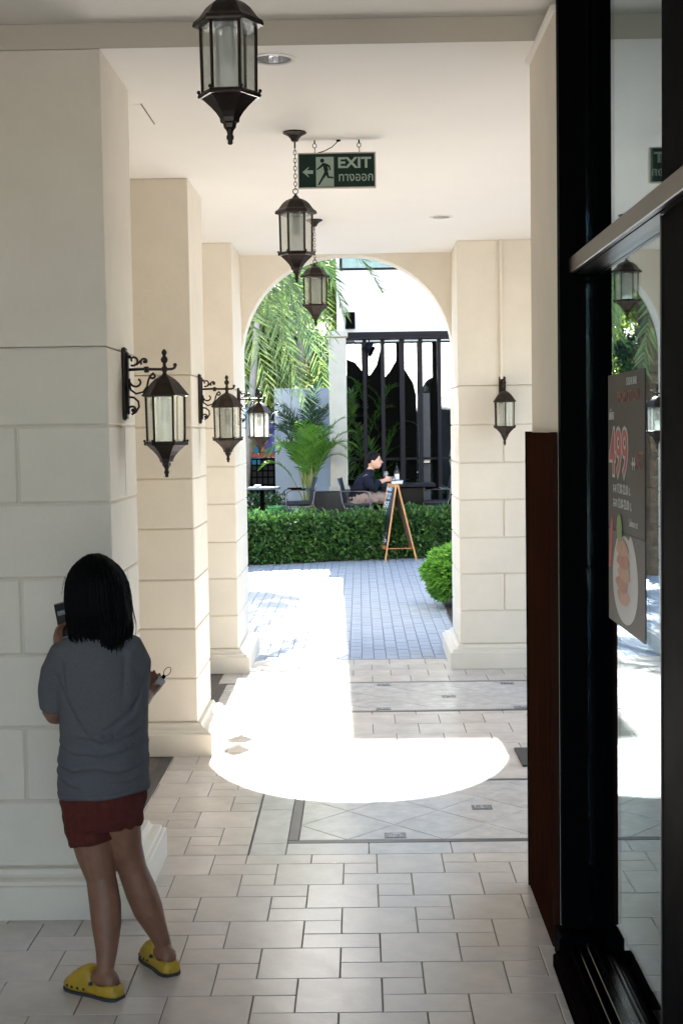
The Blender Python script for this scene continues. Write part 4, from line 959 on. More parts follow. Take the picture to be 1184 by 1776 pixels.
for nm, lb, poly in (('dark_reflection_shape', 'black sheet for a dark reflection sweeping up towards the second window bar, behind green plants', [(-0.20, TZ), (-0.20, 3.22), (-0.05, 3.16), (0.06, 3.02), (0.13, 2.90), (0.22, 2.94), (0.33, 3.10), (0.42, 3.45), (0.44, TZ)]),
                     ('dark_reflection_shape', 'widest black sheet for a dark reflection, peaked in the middle of the barred window', [(0.445, TZ), (0.445, 2.86), (0.56, 2.98), (0.68, 3.18), (0.745, 3.40), (0.77, 3.12), (0.86, 2.98), (0.98, 2.78), (1.03, 2.55), (1.02, TZ)]),
                     ('dark_reflection_shape', 'narrow black sheet for a round-topped reflection at the cafe doorway', [(1.33, TZ), (1.30, 1.6), (1.27, 2.4), (1.30, 2.75), (1.37, 2.98), (1.43, 2.9), (1.46, 1.5), (1.48, TZ)])):
    t = MB().prism(poly, 'y', FYf+0.27, FYf+0.295).build(nm, 'reflblack'); tag(t, lb, 'reflection shape', 'black sheets for dark reflections in the cafe window')  # black sheets put in for dark shapes reflected in the window glass
# blue panel painted for the reflection in one pane, and a shelf
MB().box((1.06, FYf+0.24, TZ), (1.27, FYf+0.30, 2.60)).build('blue_reflection_panel', 'slate', fc)
MB().cbox((1.06, FYf+0.16, 1.35), (1.26, FYf+0.235, 1.46), 0.01).build('shelf', 'steel', fc)

cb = empty('stone_column', (-0.35, 24.3, 0), 'pale stone column at the corner of the cafe front', 'column')
MB().cbox((-0.50, 24.1, 0.95), (-0.20, 24.4, 3.535), 0.012).build('shaft', 'col', cb)
MB().cbox((-0.53, 24.05, 0.92), (-0.17, 24.42, 1.00), 0.01).build('foot', 'col', cb)
MB().cbox((-0.53, 24.05, 3.54), (-0.17, 24.42, 3.64), 0.01).build('capital', 'col', cb)
t = MB().cbox((-0.80, 24.0, TZ), (-0.13, 24.5, 0.915), 0.01).build('planter_wall', 'darkstone'); tag(t, 'low dark stone wall under the pale column', 'wall')
sp_ = empty('loudspeaker', (-0.12, 24.9, 3.8), 'black box loudspeaker on the white cafe wall', 'loudspeaker')
MB().cbox((-0.215, FYf-0.20, 3.73), (-0.040, FYf-0.03, 4.02), 0.012).build('box', 'barm', sp_); MB().box((-0.200, FYf-0.206, 3.745), (-0.055, FYf-0.201, 4.005)).build('grille', 'black', sp_); MB().box((-0.15, FYf-0.03, 3.83), (-0.10, FYf-0.001, 3.92)).build('bracket', 'black', sp_)
sl_ = empty('spotlight', (0.21, 24.7, 3.4), 'small dark spotlight under the cafe canopy', 'spotlight')
MB().tube([(0.20, FYf-0.25, 3.535), (0.20, FYf-0.25, 3.44)], 0.012, 8).build('stem', 'barm', sl_); MB().tube([(0.15, FYf-0.34, 3.36), (0.20, FYf-0.28, 3.42), (0.25, FYf-0.22, 3.46)], [0.060, 0.055, 0.030], 12).build('head', 'barm', sl_)

# white garden wall and the shop things past it
t = MB().cbox((-1.56, 26.2, 0), (XF-0.01, 26.4, 2.75), 0.01).build('garden_wall', 'gwall'); tag(t, 'pale bluish white garden wall behind the small palms', 'wall')
t = MB().cbox((-2.35, 27.6, 1.30), (-1.95, 27.7, 2.45), 0.01).build('blue_panel', 'blue'); tag(t, 'bright blue rippled display panel past the garden wall', 'panel')
t = MB().cbox((-1.93, 27.7, 1.45), (-1.55, 27.8, 2.15), 0.01).build('violet_panel', 'purple'); tag(t, 'violet picture panel beside the bright blue one', 'panel')
t = MB().lathe([(0.06, 0), (0.07, 0.03), (0.03, 0.08), (0.05, 0.14), (0.10, 0.22), (0.09, 0.30), (0.05, 0.36), (0.06, 0.44), (0.02, 0.5), (0.005, 0.6)], 12, (-1.86, 27.3, 1.545)).build('gold_ornament', 'gold', smooth=True); tag(t, 'tall golden ornament on the red shelf under the sunlit lantern', 'ornament', 'golden ornaments on the red shelf')
t = MB().lathe([(0.04, 0), (0.05, 0.02), (0.02, 0.06), (0.06, 0.14), (0.05, 0.24), (0.01, 0.33)], 12, (-2.06, 27.2, 1.545)).build('gold_ornament', 'gold', smooth=True); tag(t, 'small golden ornament against the bright blue panel', 'ornament', 'golden ornaments on the red shelf')
t = MB().cbox((-2.4, 27.0, 1.46), (-1.5, 27.45, 1.54), 0.008).build('red_shelf', 'red'); tag(t, 'red shelf holding the golden ornaments', 'shelf')
kf = empty('lattice_fence', (-2.0, 26.8, 0), 'dark lattice fence below the red shelf', 'fence')
for k in range(14): MB().box((-2.9+k*0.105, 26.79, 0.35), (-2.875+k*0.105, 26.82, 1.44)).build('upright', 'black', kf)
for z in (0.5, 0.72, 0.94, 1.08, 1.20, 1.31, 1.42): MB().box((-2.92, 26.765, z), (-1.50, 26.789, z+0.025)).build('rail', 'black', kf)
t = MB().box((-3.2, 27.9, 0), (-1.2, 28.1, 1.44)).build('back_wall', 'darkroom'); tag(t, 'dark wall behind the lattice fence', 'wall')

# ------------------------------------------------------------------ furniture
def table_round(x, y, z):
    t = empty('round_table', (x, y, TZ), 'round granite topped table at the end of the hedge', 'table')
    MB().lathe([(0.30, z-0.035), (0.312, z-0.028), (0.312, z-0.006), (0.305, z)], 36, (x, y, 0)).build('tabletop', 'granite', t)
    MB().tube([(x, y, TZ+0.02), (x, y, z-0.036)], 0.035, 10).build('leg', 'black', t); MB().lathe([(0.22, 0), (0.21, 0.02), (0.05, 0.035)], 24, (x, y, TZ)).build('base', 'black', t); return t
table_round(-1.62, 23.4, 1.035)
nk = MB().cbox((-1.75, 23.35, 1.036), (-1.63, 23.43, 1.075), 0.01).build('napkin_box', 'plastic'); tag(nk, 'white napkin holder on the round granite table', 'napkin holder')
def chair_proto():
    """sled armchair, origin on the floor, occupant faces -X"""
    t = empty('armchair', (0, 0, 0))
    MB().cbox((-0.26, -0.24, 0.42), (0.22, 0.24, 0.47), 0.015).build('seat', 'mesh', t)
    b = MB(); b.rings([[(x+o_, s_*0.235, z) for o_, s_ in ((-0.012, -1), (-0.012, 1), (0.012, 1), (0.012, -1))] for x, z in ((0.22, 0.46), (0.245, 0.58), (0.26, 0.70), (0.30, 0.86))]); b.build('backrest', 'mesh', t)
    for s_ in (-1, 1):
        y = s_*0.265
        MB().tube([(0.30, y, 0.87), (0.262, y, 0.70), (0.235, y, 0.50), (0.20, y, 0.40), (0.14, y, 0.385), (-0.20, y, 0.39), (-0.25, y, 0.42)], 0.012, 8).build('side_frame', 'dsteel', t, smooth=True)
        MB().tube([(0.262, y, 0.66), (0.10, y, 0.665), (-0.14, y, 0.66), (-0.205, y, 0.63), (-0.22, y, 0.56), (-0.20, y, 0.30), (-0.24, y, 0.06), (-0.21, y, 0.012), (-0.16, y, 0.012), (0.28, y, 0.012)], 0.012, 8).build('arm_frame', 'dsteel', t, smooth=True)
        MB().tube([(0.10, y, 0.39), (0.20, y, 0.10), (0.26, y, 0.012)], 0.012, 8).build('leg', 'dsteel', t, smooth=True)
        MB().cbox((-0.14, y-0.022, 0.667), (0.10, y+0.022, 0.688), 0.006).build('armrest', 'black', t)
    return t
cp = chair_proto()
for k, (x, y, rz, lb) in enumerate([(-1.02, 23.2, 0.15, 'empty steel framed armchair in front of the potted palm'), (1.20, 22.9, 0.0, 'empty steel framed armchair facing the seated man across the table'), (-0.02, 22.55, PI-0.1, 'steel framed armchair the man in navy is sitting on')]):
    o = cp if k == 0 else copy_tree(cp)
    o.location = (x, y, TZ); o.rotation_euler.z = rz; tag(o, lb, 'chair', 'steel framed cafe armchairs')
tb = empty('cafe_table', (0.78, 22.6, TZ), 'dark square cafe table the man leans on', 'table')
MB().cbox((0.34, 22.2, 1.045), (1.20, 23.0, 1.095), 0.01).build('tabletop', 'barm', tb)
MB().cbox((0.50, 22.35, TZ), (1.02, 22.85, 1.04), 0.01).build('pedestal', 'blackgloss', tb)
def item(name, mb, m, label, cat, smooth=True, group=None):
    o = mb.build(name, m, smooth=smooth); return tag(o, label, cat, group)
item('napkins', MB().cbox((0.50, 22.28, 1.096), (0.68, 22.42, 1.135), 0.012), 'plastic', 'crumpled white napkins on the dark cafe table', 'napkins', False)
item('ashtray', MB().lathe([(0.05, 0), (0.06, 0.01), (0.062, 0.05), (0.052, 0.052), (0.045, 0.015), (0.001, 0.012)], 18, (0.64, 22.62, 1.096)), 'steel', 'round metal ashtray on the dark cafe table', 'ashtray')
item('wine_glass', MB().lathe([(0.036, 0), (0.034, 0.004), (0.005, 0.010), (0.005, 0.085), (0.020, 0.10), (0.038, 0.13), (0.038, 0.165), (0.030, 0.20)], 20, (0.42, 22.52, 1.096)), 'glassobj', 'stemmed glass standing in front of the man\'s hands', 'glass')
item('tumbler', MB().lathe([(0.030, 0), (0.034, 0.11), (0.031, 0.11), (0.027, 0.01), (0.001, 0.008)], 20, (0.54, 22.60, 1.096)), 'glassobj', 'short tumbler beside the napkins on the cafe table', 'glass')
bt = empty('bottle', (0.60, 22.70, 1.096), 'dark wine bottle with pale label on the cafe table', 'bottle')
MB().lathe([(0.036, 0), (0.038, 0.01), (0.038, 0.19), (0.030, 0.22), (0.014, 0.25), (0.013, 0.31), (0.016, 0.312), (0.015, 0.325)], 20, (0.60, 22.70, 1.096)).build('glass_body', 'blackgloss', bt, smooth=True)
MB().lathe([(0.0388, 0.06), (0.0388, 0.15)], 20, (0.60, 22.70, 1.096), cap=False).build('label_band', 'plastic', bt, smooth=True)
# pot with areca palm, green pot
pt_ = MB().lathe([(0.11, 0), (0.145, 0.27), (0.155, 0.28), (0.155, 0.31), (0.140, 0.31), (0.13, 0.26), (0.001, 0.25)], 24, (-1.36, 23.0, TZ+0.1)).build('plant_pot', 'pot', smooth='auto'); tag(pt_, 'bright green plastic pot at the foot of the garden wall', 'pot')
MB().cbox((-1.5, 22.85, TZ), (-1.2, 23.15, TZ+0.1), 0.01).build('pot_stand', 'darkstone', pt_, off=(0, 0, 0))

# ------------------------------------------------------------------ the seated man
MBs = (0.0, 22.5, TZ)
man = empty('person', MBs, 'seated person with short dark hair, navy top and taupe shorts, leaning on the cafe table', 'person')
Ym = 22.5
b = MB()
b.loft([((-0.02, Ym, 0.83), 0.15, 0.17, 0), ((0.0, Ym, 0.92), 0.14, 0.16, 0), ((0.03, Ym, 1.02), 0.13, 0.165, 0), ((0.08, Ym, 1.15), 0.125, 0.18, 0), ((0.12, Ym, 1.23), 0.10, 0.17, 0), ((0.15, Ym, 1.28), 0.06, 0.08, 0), ((0.18, Ym, 1.34), 0.056, 0.056, 0), ((0.215, Ym-0.01, 1.40), 0.055, 0.055, 0)])
mh = Vector((0.238, Ym-0.015, 1.465)); mm = Matrix.Rotation(-PI/2-0.25, 3, 'Z')
b.ball(mh, 0.118, 20, (0.76, 0.93, 1.12), mm)
b.ball(mh+mm @ Vector((0, 0.055, -0.075)), 0.058, 14, (0.95, 0.85, 0.9), mm)
b.tube([mh+mm @ Vector((0, 0.100, 0.012)), mh+mm @ Vector((0, 0.135, -0.028)), mh+mm @ Vector((0, 0.105, -0.042))], [0.010, 0.016, 0.012], 8)
b.ball(mh+mm @ Vector((0, 0.102, -0.068)), 0.019, 10, (1.5, 0.6, 0.55), mm)
for s_ in (-1, 1):
    b.ball(mh+mm @ Vector((0.090*s_, -0.008, -0.010)), 0.026, 10, (0.35, 0.8, 1.25), mm)
    sy = Ym+s_*0.19
    limb(b, [(0.10, sy*0.4+Ym*0.6+s_*0.08, 1.22), (0.12, sy, 1.18), (0.17, sy+s_*0.03, 1.08), (0.235, sy+s_*0.02, 1.005 if s_ < 0 else 1.03), (0.28, sy, 1.10), (0.36, sy-s_*0.10, 1.135), (0.405, sy-s_*0.145, 1.15)], [0.055, 0.062, 0.055, 0.045, 0.043, 0.036, 0.026])
    hand(b, (0.405, sy-s_*0.145, 1.155), (0.85, -s_*0.35, 0.22), (0.1, -s_*1.0, -0.1), 1.08, 0.8, s_*-1)
    limb(b, [(-0.02, Ym+s_*0.09, 0.87), (0.15, Ym+s_*0.12, 0.88), (0.40, Ym+s_*0.15, 0.88), (0.45, Ym+s_*0.15, 0.82), (0.40, Ym+s_*0.15, 0.62), (0.36, Ym+s_*0.15, TZ+0.09)], [0.10, 0.092, 0.068, 0.062, 0.052, 0.036])
    limb(b, [(0.33, Ym+s_*0.15, TZ+0.05), (0.42, Ym+s_*0.155, TZ+0.045), (0.52, Ym+s_*0.16, TZ+0.03)], [0.040, 0.042, 0.030])
place(evaluated(b, 0.008, 3, 'skin2', 'body'), man, 'body', MBs)
b = MB()
b.loft([((-0.03, Ym, 0.84), 0.165, 0.19, 0), ((-0.01, Ym, 0.92), 0.160, 0.185, 0), ((0.02, Ym, 1.02), 0.150, 0.185, 0), ((0.07, Ym, 1.15), 0.145, 0.195, 0), ((0.115, Ym, 1.24), 0.115, 0.175, 0), ((0.15, Ym, 1.29), 0.075, 0.09, 0), ((0.17, Ym, 1.335), 0.066, 0.068, 0)], 28)
for s_ in (-1, 1):
    sy = Ym+s_*0.19
    limb(b, [(0.10, sy*0.4+Ym*0.6+s_*0.08, 1.21), (0.12, sy, 1.17), (0.165, sy+s_*0.03, 1.08), (0.235, sy+s_*0.02, 1.02), (0.275, sy, 1.10), (0.315, sy-s_*0.05, 1.12)], [0.065, 0.076, 0.070, 0.062, 0.058, 0.052])
nv = evaluated(b, 0.009, 3, 'navy', 'shirt')
for v in nv.vertices: v.co = v.co+v.normal*noise.noise(Vector((v.co.x*14, v.co.y*14, v.co.z*10)))*0.012
place(nv, man, 'shirt', MBs)
b = MB()
b.loft([((-0.03, Ym, 0.79), 0.16, 0.19, 0), ((-0.03, Ym, 0.90), 0.16, 0.19, 0)], 24)
for s_ in (-1, 1): limb(b, [(-0.04, Ym+s_*0.09, 0.865), (0.15, Ym+s_*0.12, 0.875), (0.36, Ym+s_*0.15, 0.885), (0.455, Ym+s_*0.15, 0.84), (0.45, Ym+s_*0.15, 0.76)], [0.115, 0.112, 0.095, 0.085, 0.080])
pv = evaluated(b, 0.009, 3, 'plaid', 'shorts')
for v in pv.vertices: v.co = v.co+v.normal*noise.noise(Vector((v.co.x*22, v.co.y*14, v.co.z*14)))*0.014
place(pv, man, 'shorts', MBs)
b = MB(); b.ball(mh+mm @ Vector((0, -0.016, 0.030)), 0.122, 20, (0.79, 0.92, 1.02), mm); hv = evaluated(b, 0.007, 2, 'hair', 'hair')
cutn = (mm @ Vector((0, 1, -0.75))).normalized()
bm = bmesh.new(); bm.from_mesh(hv); bmesh.ops.bisect_plane(bm, geom=bm.verts[:]+bm.edges[:]+bm.faces[:], plane_co=mh+mm @ Vector((0, 0.042, 0.0)), plane_no=cutn, clear_outer=True); bm.to_mesh(hv); bm.free()
place(hv, man, 'hair', MBs)
b = MB()
for s_ in (-1, 1):
    b.ball(mh+mm @ Vector((0.036*s_, 0.104, 0.010)), 0.011, 8, (1.3, 0.5, 0.6), mm); b.tube([mh+mm @ Vector((0.018*s_, 0.110, 0.030)), mh+mm @ Vector((0.052*s_, 0.098, 0.030))], 0.005, 6)
b.build('eyes_and_brows', 'hair', man, smooth=True)
b = MB()
for s_ in (-1, 1): b.rings([[(0.30+t, Ym+s_*0.155+w3*math.cos(a), TZ+0.035+h3*math.sin(a)) for a in [2*PI*k/12 for k in range(12)]] for t, w3, h3 in ((0, 0.03, 0.03), (0.03, 0.045, 0.038), (0.12, 0.048, 0.036), (0.22, 0.052, 0.032), (0.27, 0.03, 0.022))])
b.build('shoes', 'rubber', man, smooth=True)

# ------------------------------------------------------------------ chalkboard A-frame
ab = empty('chalkboard_sign', (0.58, 21.25, 0), 'wooden A-frame chalkboard sign in front of the hedge', 'sign')
T_ = [Vector((0.555, 20.98, 1.14)), Vector((0.450, 21.50, 1.14))]
BL = [Vector((0.365, 20.93, 0)), Vector((0.20, 21.45, 0))]; BR = [Vector((0.835, 21.02, 0)), Vector((0.715, 21.55, 0))]
for k in range(2):
    for B_, nm in ((BL, 'leg'), (BR, 'leg')):
        d_ = (T_[k]-B_[k]); up_ = Vector((0, 1, 0)).cross(d_).normalized()*0.011; yv = Vector((0, 0.018, 0))
        MB().rings([[p-up_-yv, p+up_-yv, p+up_+yv, p-up_+yv] for p in (B_[k], T_[k]+(Vector((0.012, 0, 0)) if B_ is BR else Vector((-0.012, 0, 0))))]).build(nm, 'oak', ab)
def bilerp(B_, s_, t_): return (B_[0]*(1-s_)+B_[1]*s_)*(1-t_)+(T_[0]*(1-s_)+T_[1]*s_)*t_
for B_, off_, face in ((BL, -1, 'board'), (BR, 1, 'board')):
    e1 = (B_[1]-B_[0]).normalized(); e2 = (T_[0]-B_[0]).normalized(); nn = e1.cross(e2).normalized()
    if nn.x*off_ < 0: nn = -nn
    q_ = [bilerp(B_, 0.04, 0.16), bilerp(B_, 0.96, 0.16), bilerp(B_, 0.96, 0.985), bilerp(B_, 0.04, 0.985)]
    MB().add([p+nn*0.004 for p in q_]+[p-nn*0.004 for p in q_], [(0, 1, 2, 3), (7, 6, 5, 4), (0, 4, 5, 1), (1, 5, 6, 2), (2, 6, 7, 3), (3, 7, 4, 0)]).build('back_panel', 'boardback', ab)
    q_ = [bilerp(B_, 0.07, 0.20), bilerp(B_, 0.93, 0.20), bilerp(B_, 0.93, 0.955), bilerp(B_, 0.07, 0.955)]
    MB().add([p+nn*0.0075 for p in q_]+[p+nn*0.0045 for p in q_], [(0, 1, 2, 3), (7, 6, 5, 4), (0, 4, 5, 1), (1, 5, 6, 2), (2, 6, 7, 3), (3, 7, 4, 0)]).build('blackboard', 'board', ab)
    for lo, hi in ((0.15, 0.195), (0.958, 0.995)):
        q_ = [bilerp(B_, 0.0, lo), bilerp(B_, 1.0, lo), bilerp(B_, 1.0, hi), bilerp(B_, 0.0, hi)]
        MB().add([p+nn*0.011 for p in q_]+[p-nn*0.006 for p in q_], [(0, 1, 2, 3), (7, 6, 5, 4), (0, 4, 5, 1), (1, 5, 6, 2), (2, 6, 7, 3), (3, 7, 4, 0)]).build('rail', 'oak', ab)
    if off_ < 0:
        rows = [('MENU', 0.905, 0.06), ('TODAY', 0.80, 0.105), ('SET', 0.69, 0.10), ('LUNCH', 0.575, 0.10), ('THAI', 0.475, 0.10), ('FOOD', 0.38, 0.10), ('WINE', 0.295, 0.09), ('BEER', 0.215, 0.09)]
        for tx, tt, sz in rows:
            me = text_mesh(tx, sz, 'chalk', 0.0004, 0.002, 'CENTER', 1.0)
            wd = max(v.co.x for v in me.vertices)-min(v.co.x for v in me.vertices)
            for v in me.vertices: v.co.x *= 0.40/wd; v.co.y *= 1.25
            # text x runs towards the viewer's right when read from outside (-X side)
            X_ = -e1; Z_ = nn; Y_ = Z_.cross(X_); 
            if Y_.z < 0: X_ = e1; Y_ = Z_.cross(X_)
            c0 = bilerp(B_, 0.5, tt)+nn*0.0085
            Mx = Matrix(((X_.x, Y_.x, Z_.x, c0.x), (X_.y, Y_.y, Z_.y, c0.y), (X_.z, Y_.z, Z_.z, c0.z), (0, 0, 0, 1)))
            me.transform(Mx); me.transform(Matrix.Translation((-0.58, -21.25, 0))); sub('chalk_lettering', me, ab)
p0, p1 = bilerp(BL, 0.05, 0.16), bilerp(BR, 0.05, 0.16)
MB().tube([p0, p1], 0.006, 6).build('cross_stay', 'oak', ab)

# ------------------------------------------------------------------ plants
def leaf(vs, fs, p, d, nrm, L, Wd, fold=0.25):
    """pointed leaf with a centre fold"""
    d = d.normalized(); s_ = d.cross(nrm)
    if s_.length < 1e-4: s_ = d.orthogonal()
    s_.normalize(); n_ = s_.cross(d); b = len(vs)
    vs += [p, p+d*L*0.45+s_*Wd*0.5+n_*Wd*fold, p+d*L-n_*L*0.12, p+d*L*0.45-s_*Wd*0.5+n_*Wd*fold, p+d*L*0.5]
    fs += [(b, b+1, b+4), (b+1, b+2, b+4), (b+2, b+3, b+4), (b+3, b, b+4)]
def rv(): return Vector((random.gauss(0, 1), random.gauss(0, 1), random.gauss(0, 1))).normalized()
HA, HB = Vector((-6.0, 19.30, 0)), Vector((3.6, 22.22, 0))
hd = (HB-HA).normalized(); hn = Vector((hd.y, -hd.x, 0))
def hedge():
    t = empty('hedge', tuple((HA+HB)/2), 'long clipped dark green hedge along the terrace', 'hedge')
    L = (HB-HA).length; c = MB()
    R_ = []
    for k in range(25):
        p = HA+hd*L*k/24; R_.append([p+hn*(-0.05-0.0)+Vector((0, 0, 0.02)), p-hn*0.62+Vector((0, 0, 0.02)), p-hn*0.60+Vector((0, 0, 0.66)), p-hn*0.10+Vector((0, 0, 0.67))])
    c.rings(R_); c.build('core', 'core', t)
    vs, fs = [], []
    for k in range(19000):
        s_ = random.random()**0.9*L if k % 3 else random.uniform(3.2, 8.4); p = HA+hd*s_
        bump = 0.05*noise.noise(Vector((s_*1.6, 0, 1)))+0.03*noise.noise(Vector((s_*5, 2, 1)))
        if random.random() < 0.62:
            z = random.uniform(0.03, 0.63); dep = random.uniform(-0.05, 0.08)+bump+0.11*noise.noise(Vector((s_*4, z*5, 0)))
            p = p+hn*dep+Vector((0, 0, z)); d = (hn*0.7+Vector((0, 0, random.uniform(-0.5, 0.8)))+rv()*0.7)
        else:
            q_ = random.uniform(-0.05, 0.62); h_ = 0.60+bump*1.4+random.random()**3*0.14+0.05*noise.noise(Vector((s_*7, q_*7, 4)))
            p = p-hn*q_+Vector((0, 0, h_)); d = (Vector((0, 0, 0.9))+hn*0.3+rv()*0.7)
        leaf(vs, fs, p, d, rv()+Vector((0, 0, 0.8)), random.uniform(0.060, 0.105), random.uniform(0.028, 0.046))
    m = MB(); m.v = vs; m.f = fs; o = m.build('foliage', 'hedge', t)
    vs, fs = [], []
    for k in range(620):
        s_ = random.uniform(0.3, L-0.3); q_ = random.uniform(-0.06, 0.5); base = HA+hd*s_-hn*q_+Vector((0, 0, 0.63+0.05*noise.noise(Vector((s_*1.6, 0, 1)))+random.random()*0.05))
        if k % 4 == 0: base = HA+hd*s_+hn*random.uniform(0.02, 0.08)+Vector((0, 0, random.uniform(0.25, 0.6)))
        for j in range(5): leaf(vs, fs, base, Vector((0, 0, 0.9))+hn*0.3+rv()*0.8, rv()+Vector((0, 0, 0.5)), random.uniform(0.05, 0.09), random.uniform(0.022, 0.034))
    m = MB(); m.v = vs; m.f = fs; o = m.build('young_shoots', 'tips', t); o['kind'] = 'stuff'; return t
hedge()
def bush(c, r, n, label):
    t = empty('bush', c, label, 'bush'); C_ = Vector(c); vs, fs = [], []
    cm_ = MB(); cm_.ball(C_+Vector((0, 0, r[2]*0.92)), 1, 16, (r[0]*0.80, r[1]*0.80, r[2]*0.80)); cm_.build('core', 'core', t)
    for k in range(n):
        d = rv(); d.z = abs(d.z)*1.1-1.0*random.random(); d.normalize()
        rr = 0.86+0.10*noise.noise(d*3.1+Vector((3, 1, 2)))+0.05*noise.noise(d*9)
        base = C_+Vector((d.x*r[0]*rr, d.y*r[1]*rr, r[2]*0.95+d.z*r[2]*rr))
        if base.z < 0.03: base.z = random.uniform(0.03, 0.10)
        for j in range(6):
            dd = (d*0.8+Vector((0, 0, 0.5))+rv()*0.75); leaf(vs, fs, base, dd, rv()+Vector((0, 0, 1)), random.uniform(0.080, 0.13), random.uniform(0.034, 0.052))
    m = MB(); m.v = vs; m.f = fs; m.build('foliage', 'bush', t); return t
bush((1.42, 15.45, 0), (0.76, 0.66, 0.37), 3200, 'rounded bright green bush growing beside the arch')
bed = MB().box((0.92, 12.7, -0.01), (3.2, 17.2, 0.012)).build('planting_bed', 'soil'); bed['kind'] = 'structure'
for k, (a, b_) in enumerate((((0.90, 12.7), (0.94, 14.9)),)): tag(MB().cbox((a[0], a[1], -0.01), (b_[0], b_[1], 0.03), 0.004).build('bed_edging', 'darkstone'), 'low dark edging of the planting bed behind the arch', 'edging')

def frond(p0, d0, L, droop, nl, ll, lw, m_, parent, name='frond', vdown=0.25, twist=0.0, arc=None, stemr=0.014, ctrl=None, off=None):
    """palm leaf: curved midrib and two combs of folded leaflets"""
    N = 22; pts = []
    if ctrl:
        P_ = [Vector(c) for c in ctrl]
        for k in range(N+1):
            t = k/N; pts.append(P_[0]*(1-t)**3+P_[1]*3*t*(1-t)**2+P_[2]*3*t*t*(1-t)+P_[3]*t**3)
        L = sum((pts[i+1]-pts[i]).length for i in range(N))
    else:
        p = Vector(p0); d = Vector(d0).normalized()
        for k in range(N+1):
            pts.append(p.copy()); d = (d+Vector((0, 0, -droop*(0.4+1.6*k/N)/N))).normalized(); p = p+d*L/N
    mb = MB(); mb.tube(pts, [stemr*(1-0.85*k/N) for k in range(N+1)], 5, cap=False)
    o1 = mb
    for i in range(nl):
        t = 0.10+0.90*i/nl; f = t*N; k = min(int(f), N-1); fr = f-k
        p = pts[k].lerp(pts[k+1], fr); tg = (pts[k+1]-pts[k]).normalized()
        sd = tg.cross(Vector((0, 0, 1)))
        if sd.length < 0.05: sd = Vector((0, 1, 0))
        sd.normalize(); up_ = sd.cross(tg); sd = sd*math.cos(twist)+up_*math.sin(twist); up_ = sd.cross(tg)
        env = ll*(0.45+0.75*math.sin(PI*min(1, t*0.9+0.08)))*random.uniform(0.85, 1.1)
        for s_ in (-1, 1):
            ang = 0.95-0.35*t+random.gauss(0, 0.09)
            dl = (sd*s_*math.sin(ang)+tg*math.cos(ang)+up_*random.uniform(-0.05, 0.35)).normalized()
            q1 = p+dl*env*0.5; dl2 = (dl+Vector((0, 0, -vdown*random.uniform(0.6, 1.4)))).normalized(); q2 = q1+dl2*env*0.5
            wv = dl.cross(up_).normalized()*lw*0.5; b = len(mb.v)
            mb.v += [tuple(x) for x in (p-wv*0.6, p+wv*0.6, q1+wv, q1-wv, q2, (p+q1)/2-up_*lw*0.3)]
            mb.f += [(b, b+5, b+3), (b+1, b+2, b+5), (b+5, b+2, b+3), (b, b+1, b+5), (b+3, b+2, b+4)]
    return mb.build(name, m_, parent)

# big date palm, trunk hidden from the direct view by the pillars
DP = Vector((-2.22, 18.6, 0)); CR = DP+Vector((0, 0, 4.55))
dp = empty('date_palm', tuple(DP), 'large date palm with long drooping fronds arching over the paving', 'palm')
tk = MB(); R_ = []
for k in range(40):
    z = k*0.115; r_ = 0.19+0.02*math.sin(k*2.4)+(0.05 if z > 3.9 else 0)
    R_.append([(DP.x+r_*(1+0.18*noise.noise(Vector((a*2, z*4, 0))))*math.cos(a), DP.y+r_*math.sin(a), z) for a in [2*PI*j/16 for j in range(16)]])
tk.rings(R_); tk.build('trunk', 'trunk', dp)
bt_ = MB()
for k in range(150):
    a = k*2.399; z = 0.3+k*0.027; c_, s_ = math.cos(a), math.sin(a)
    bt_.rings([[(DP.x+rr*c_-s_*w4+0*c_, DP.y+rr*s_+c_*w4, z+zz+h4) for w4, h4 in ((-ww, 0), (ww, 0), (ww*0.7, 0.03), (-ww*0.7, 0.03))] for rr, ww, zz in ((0.16, 0.05, 0), (0.25, 0.035, 0.09), (0.28, 0.015, 0.15))])
bt_.build('leaf_bases', 'trunk', dp)
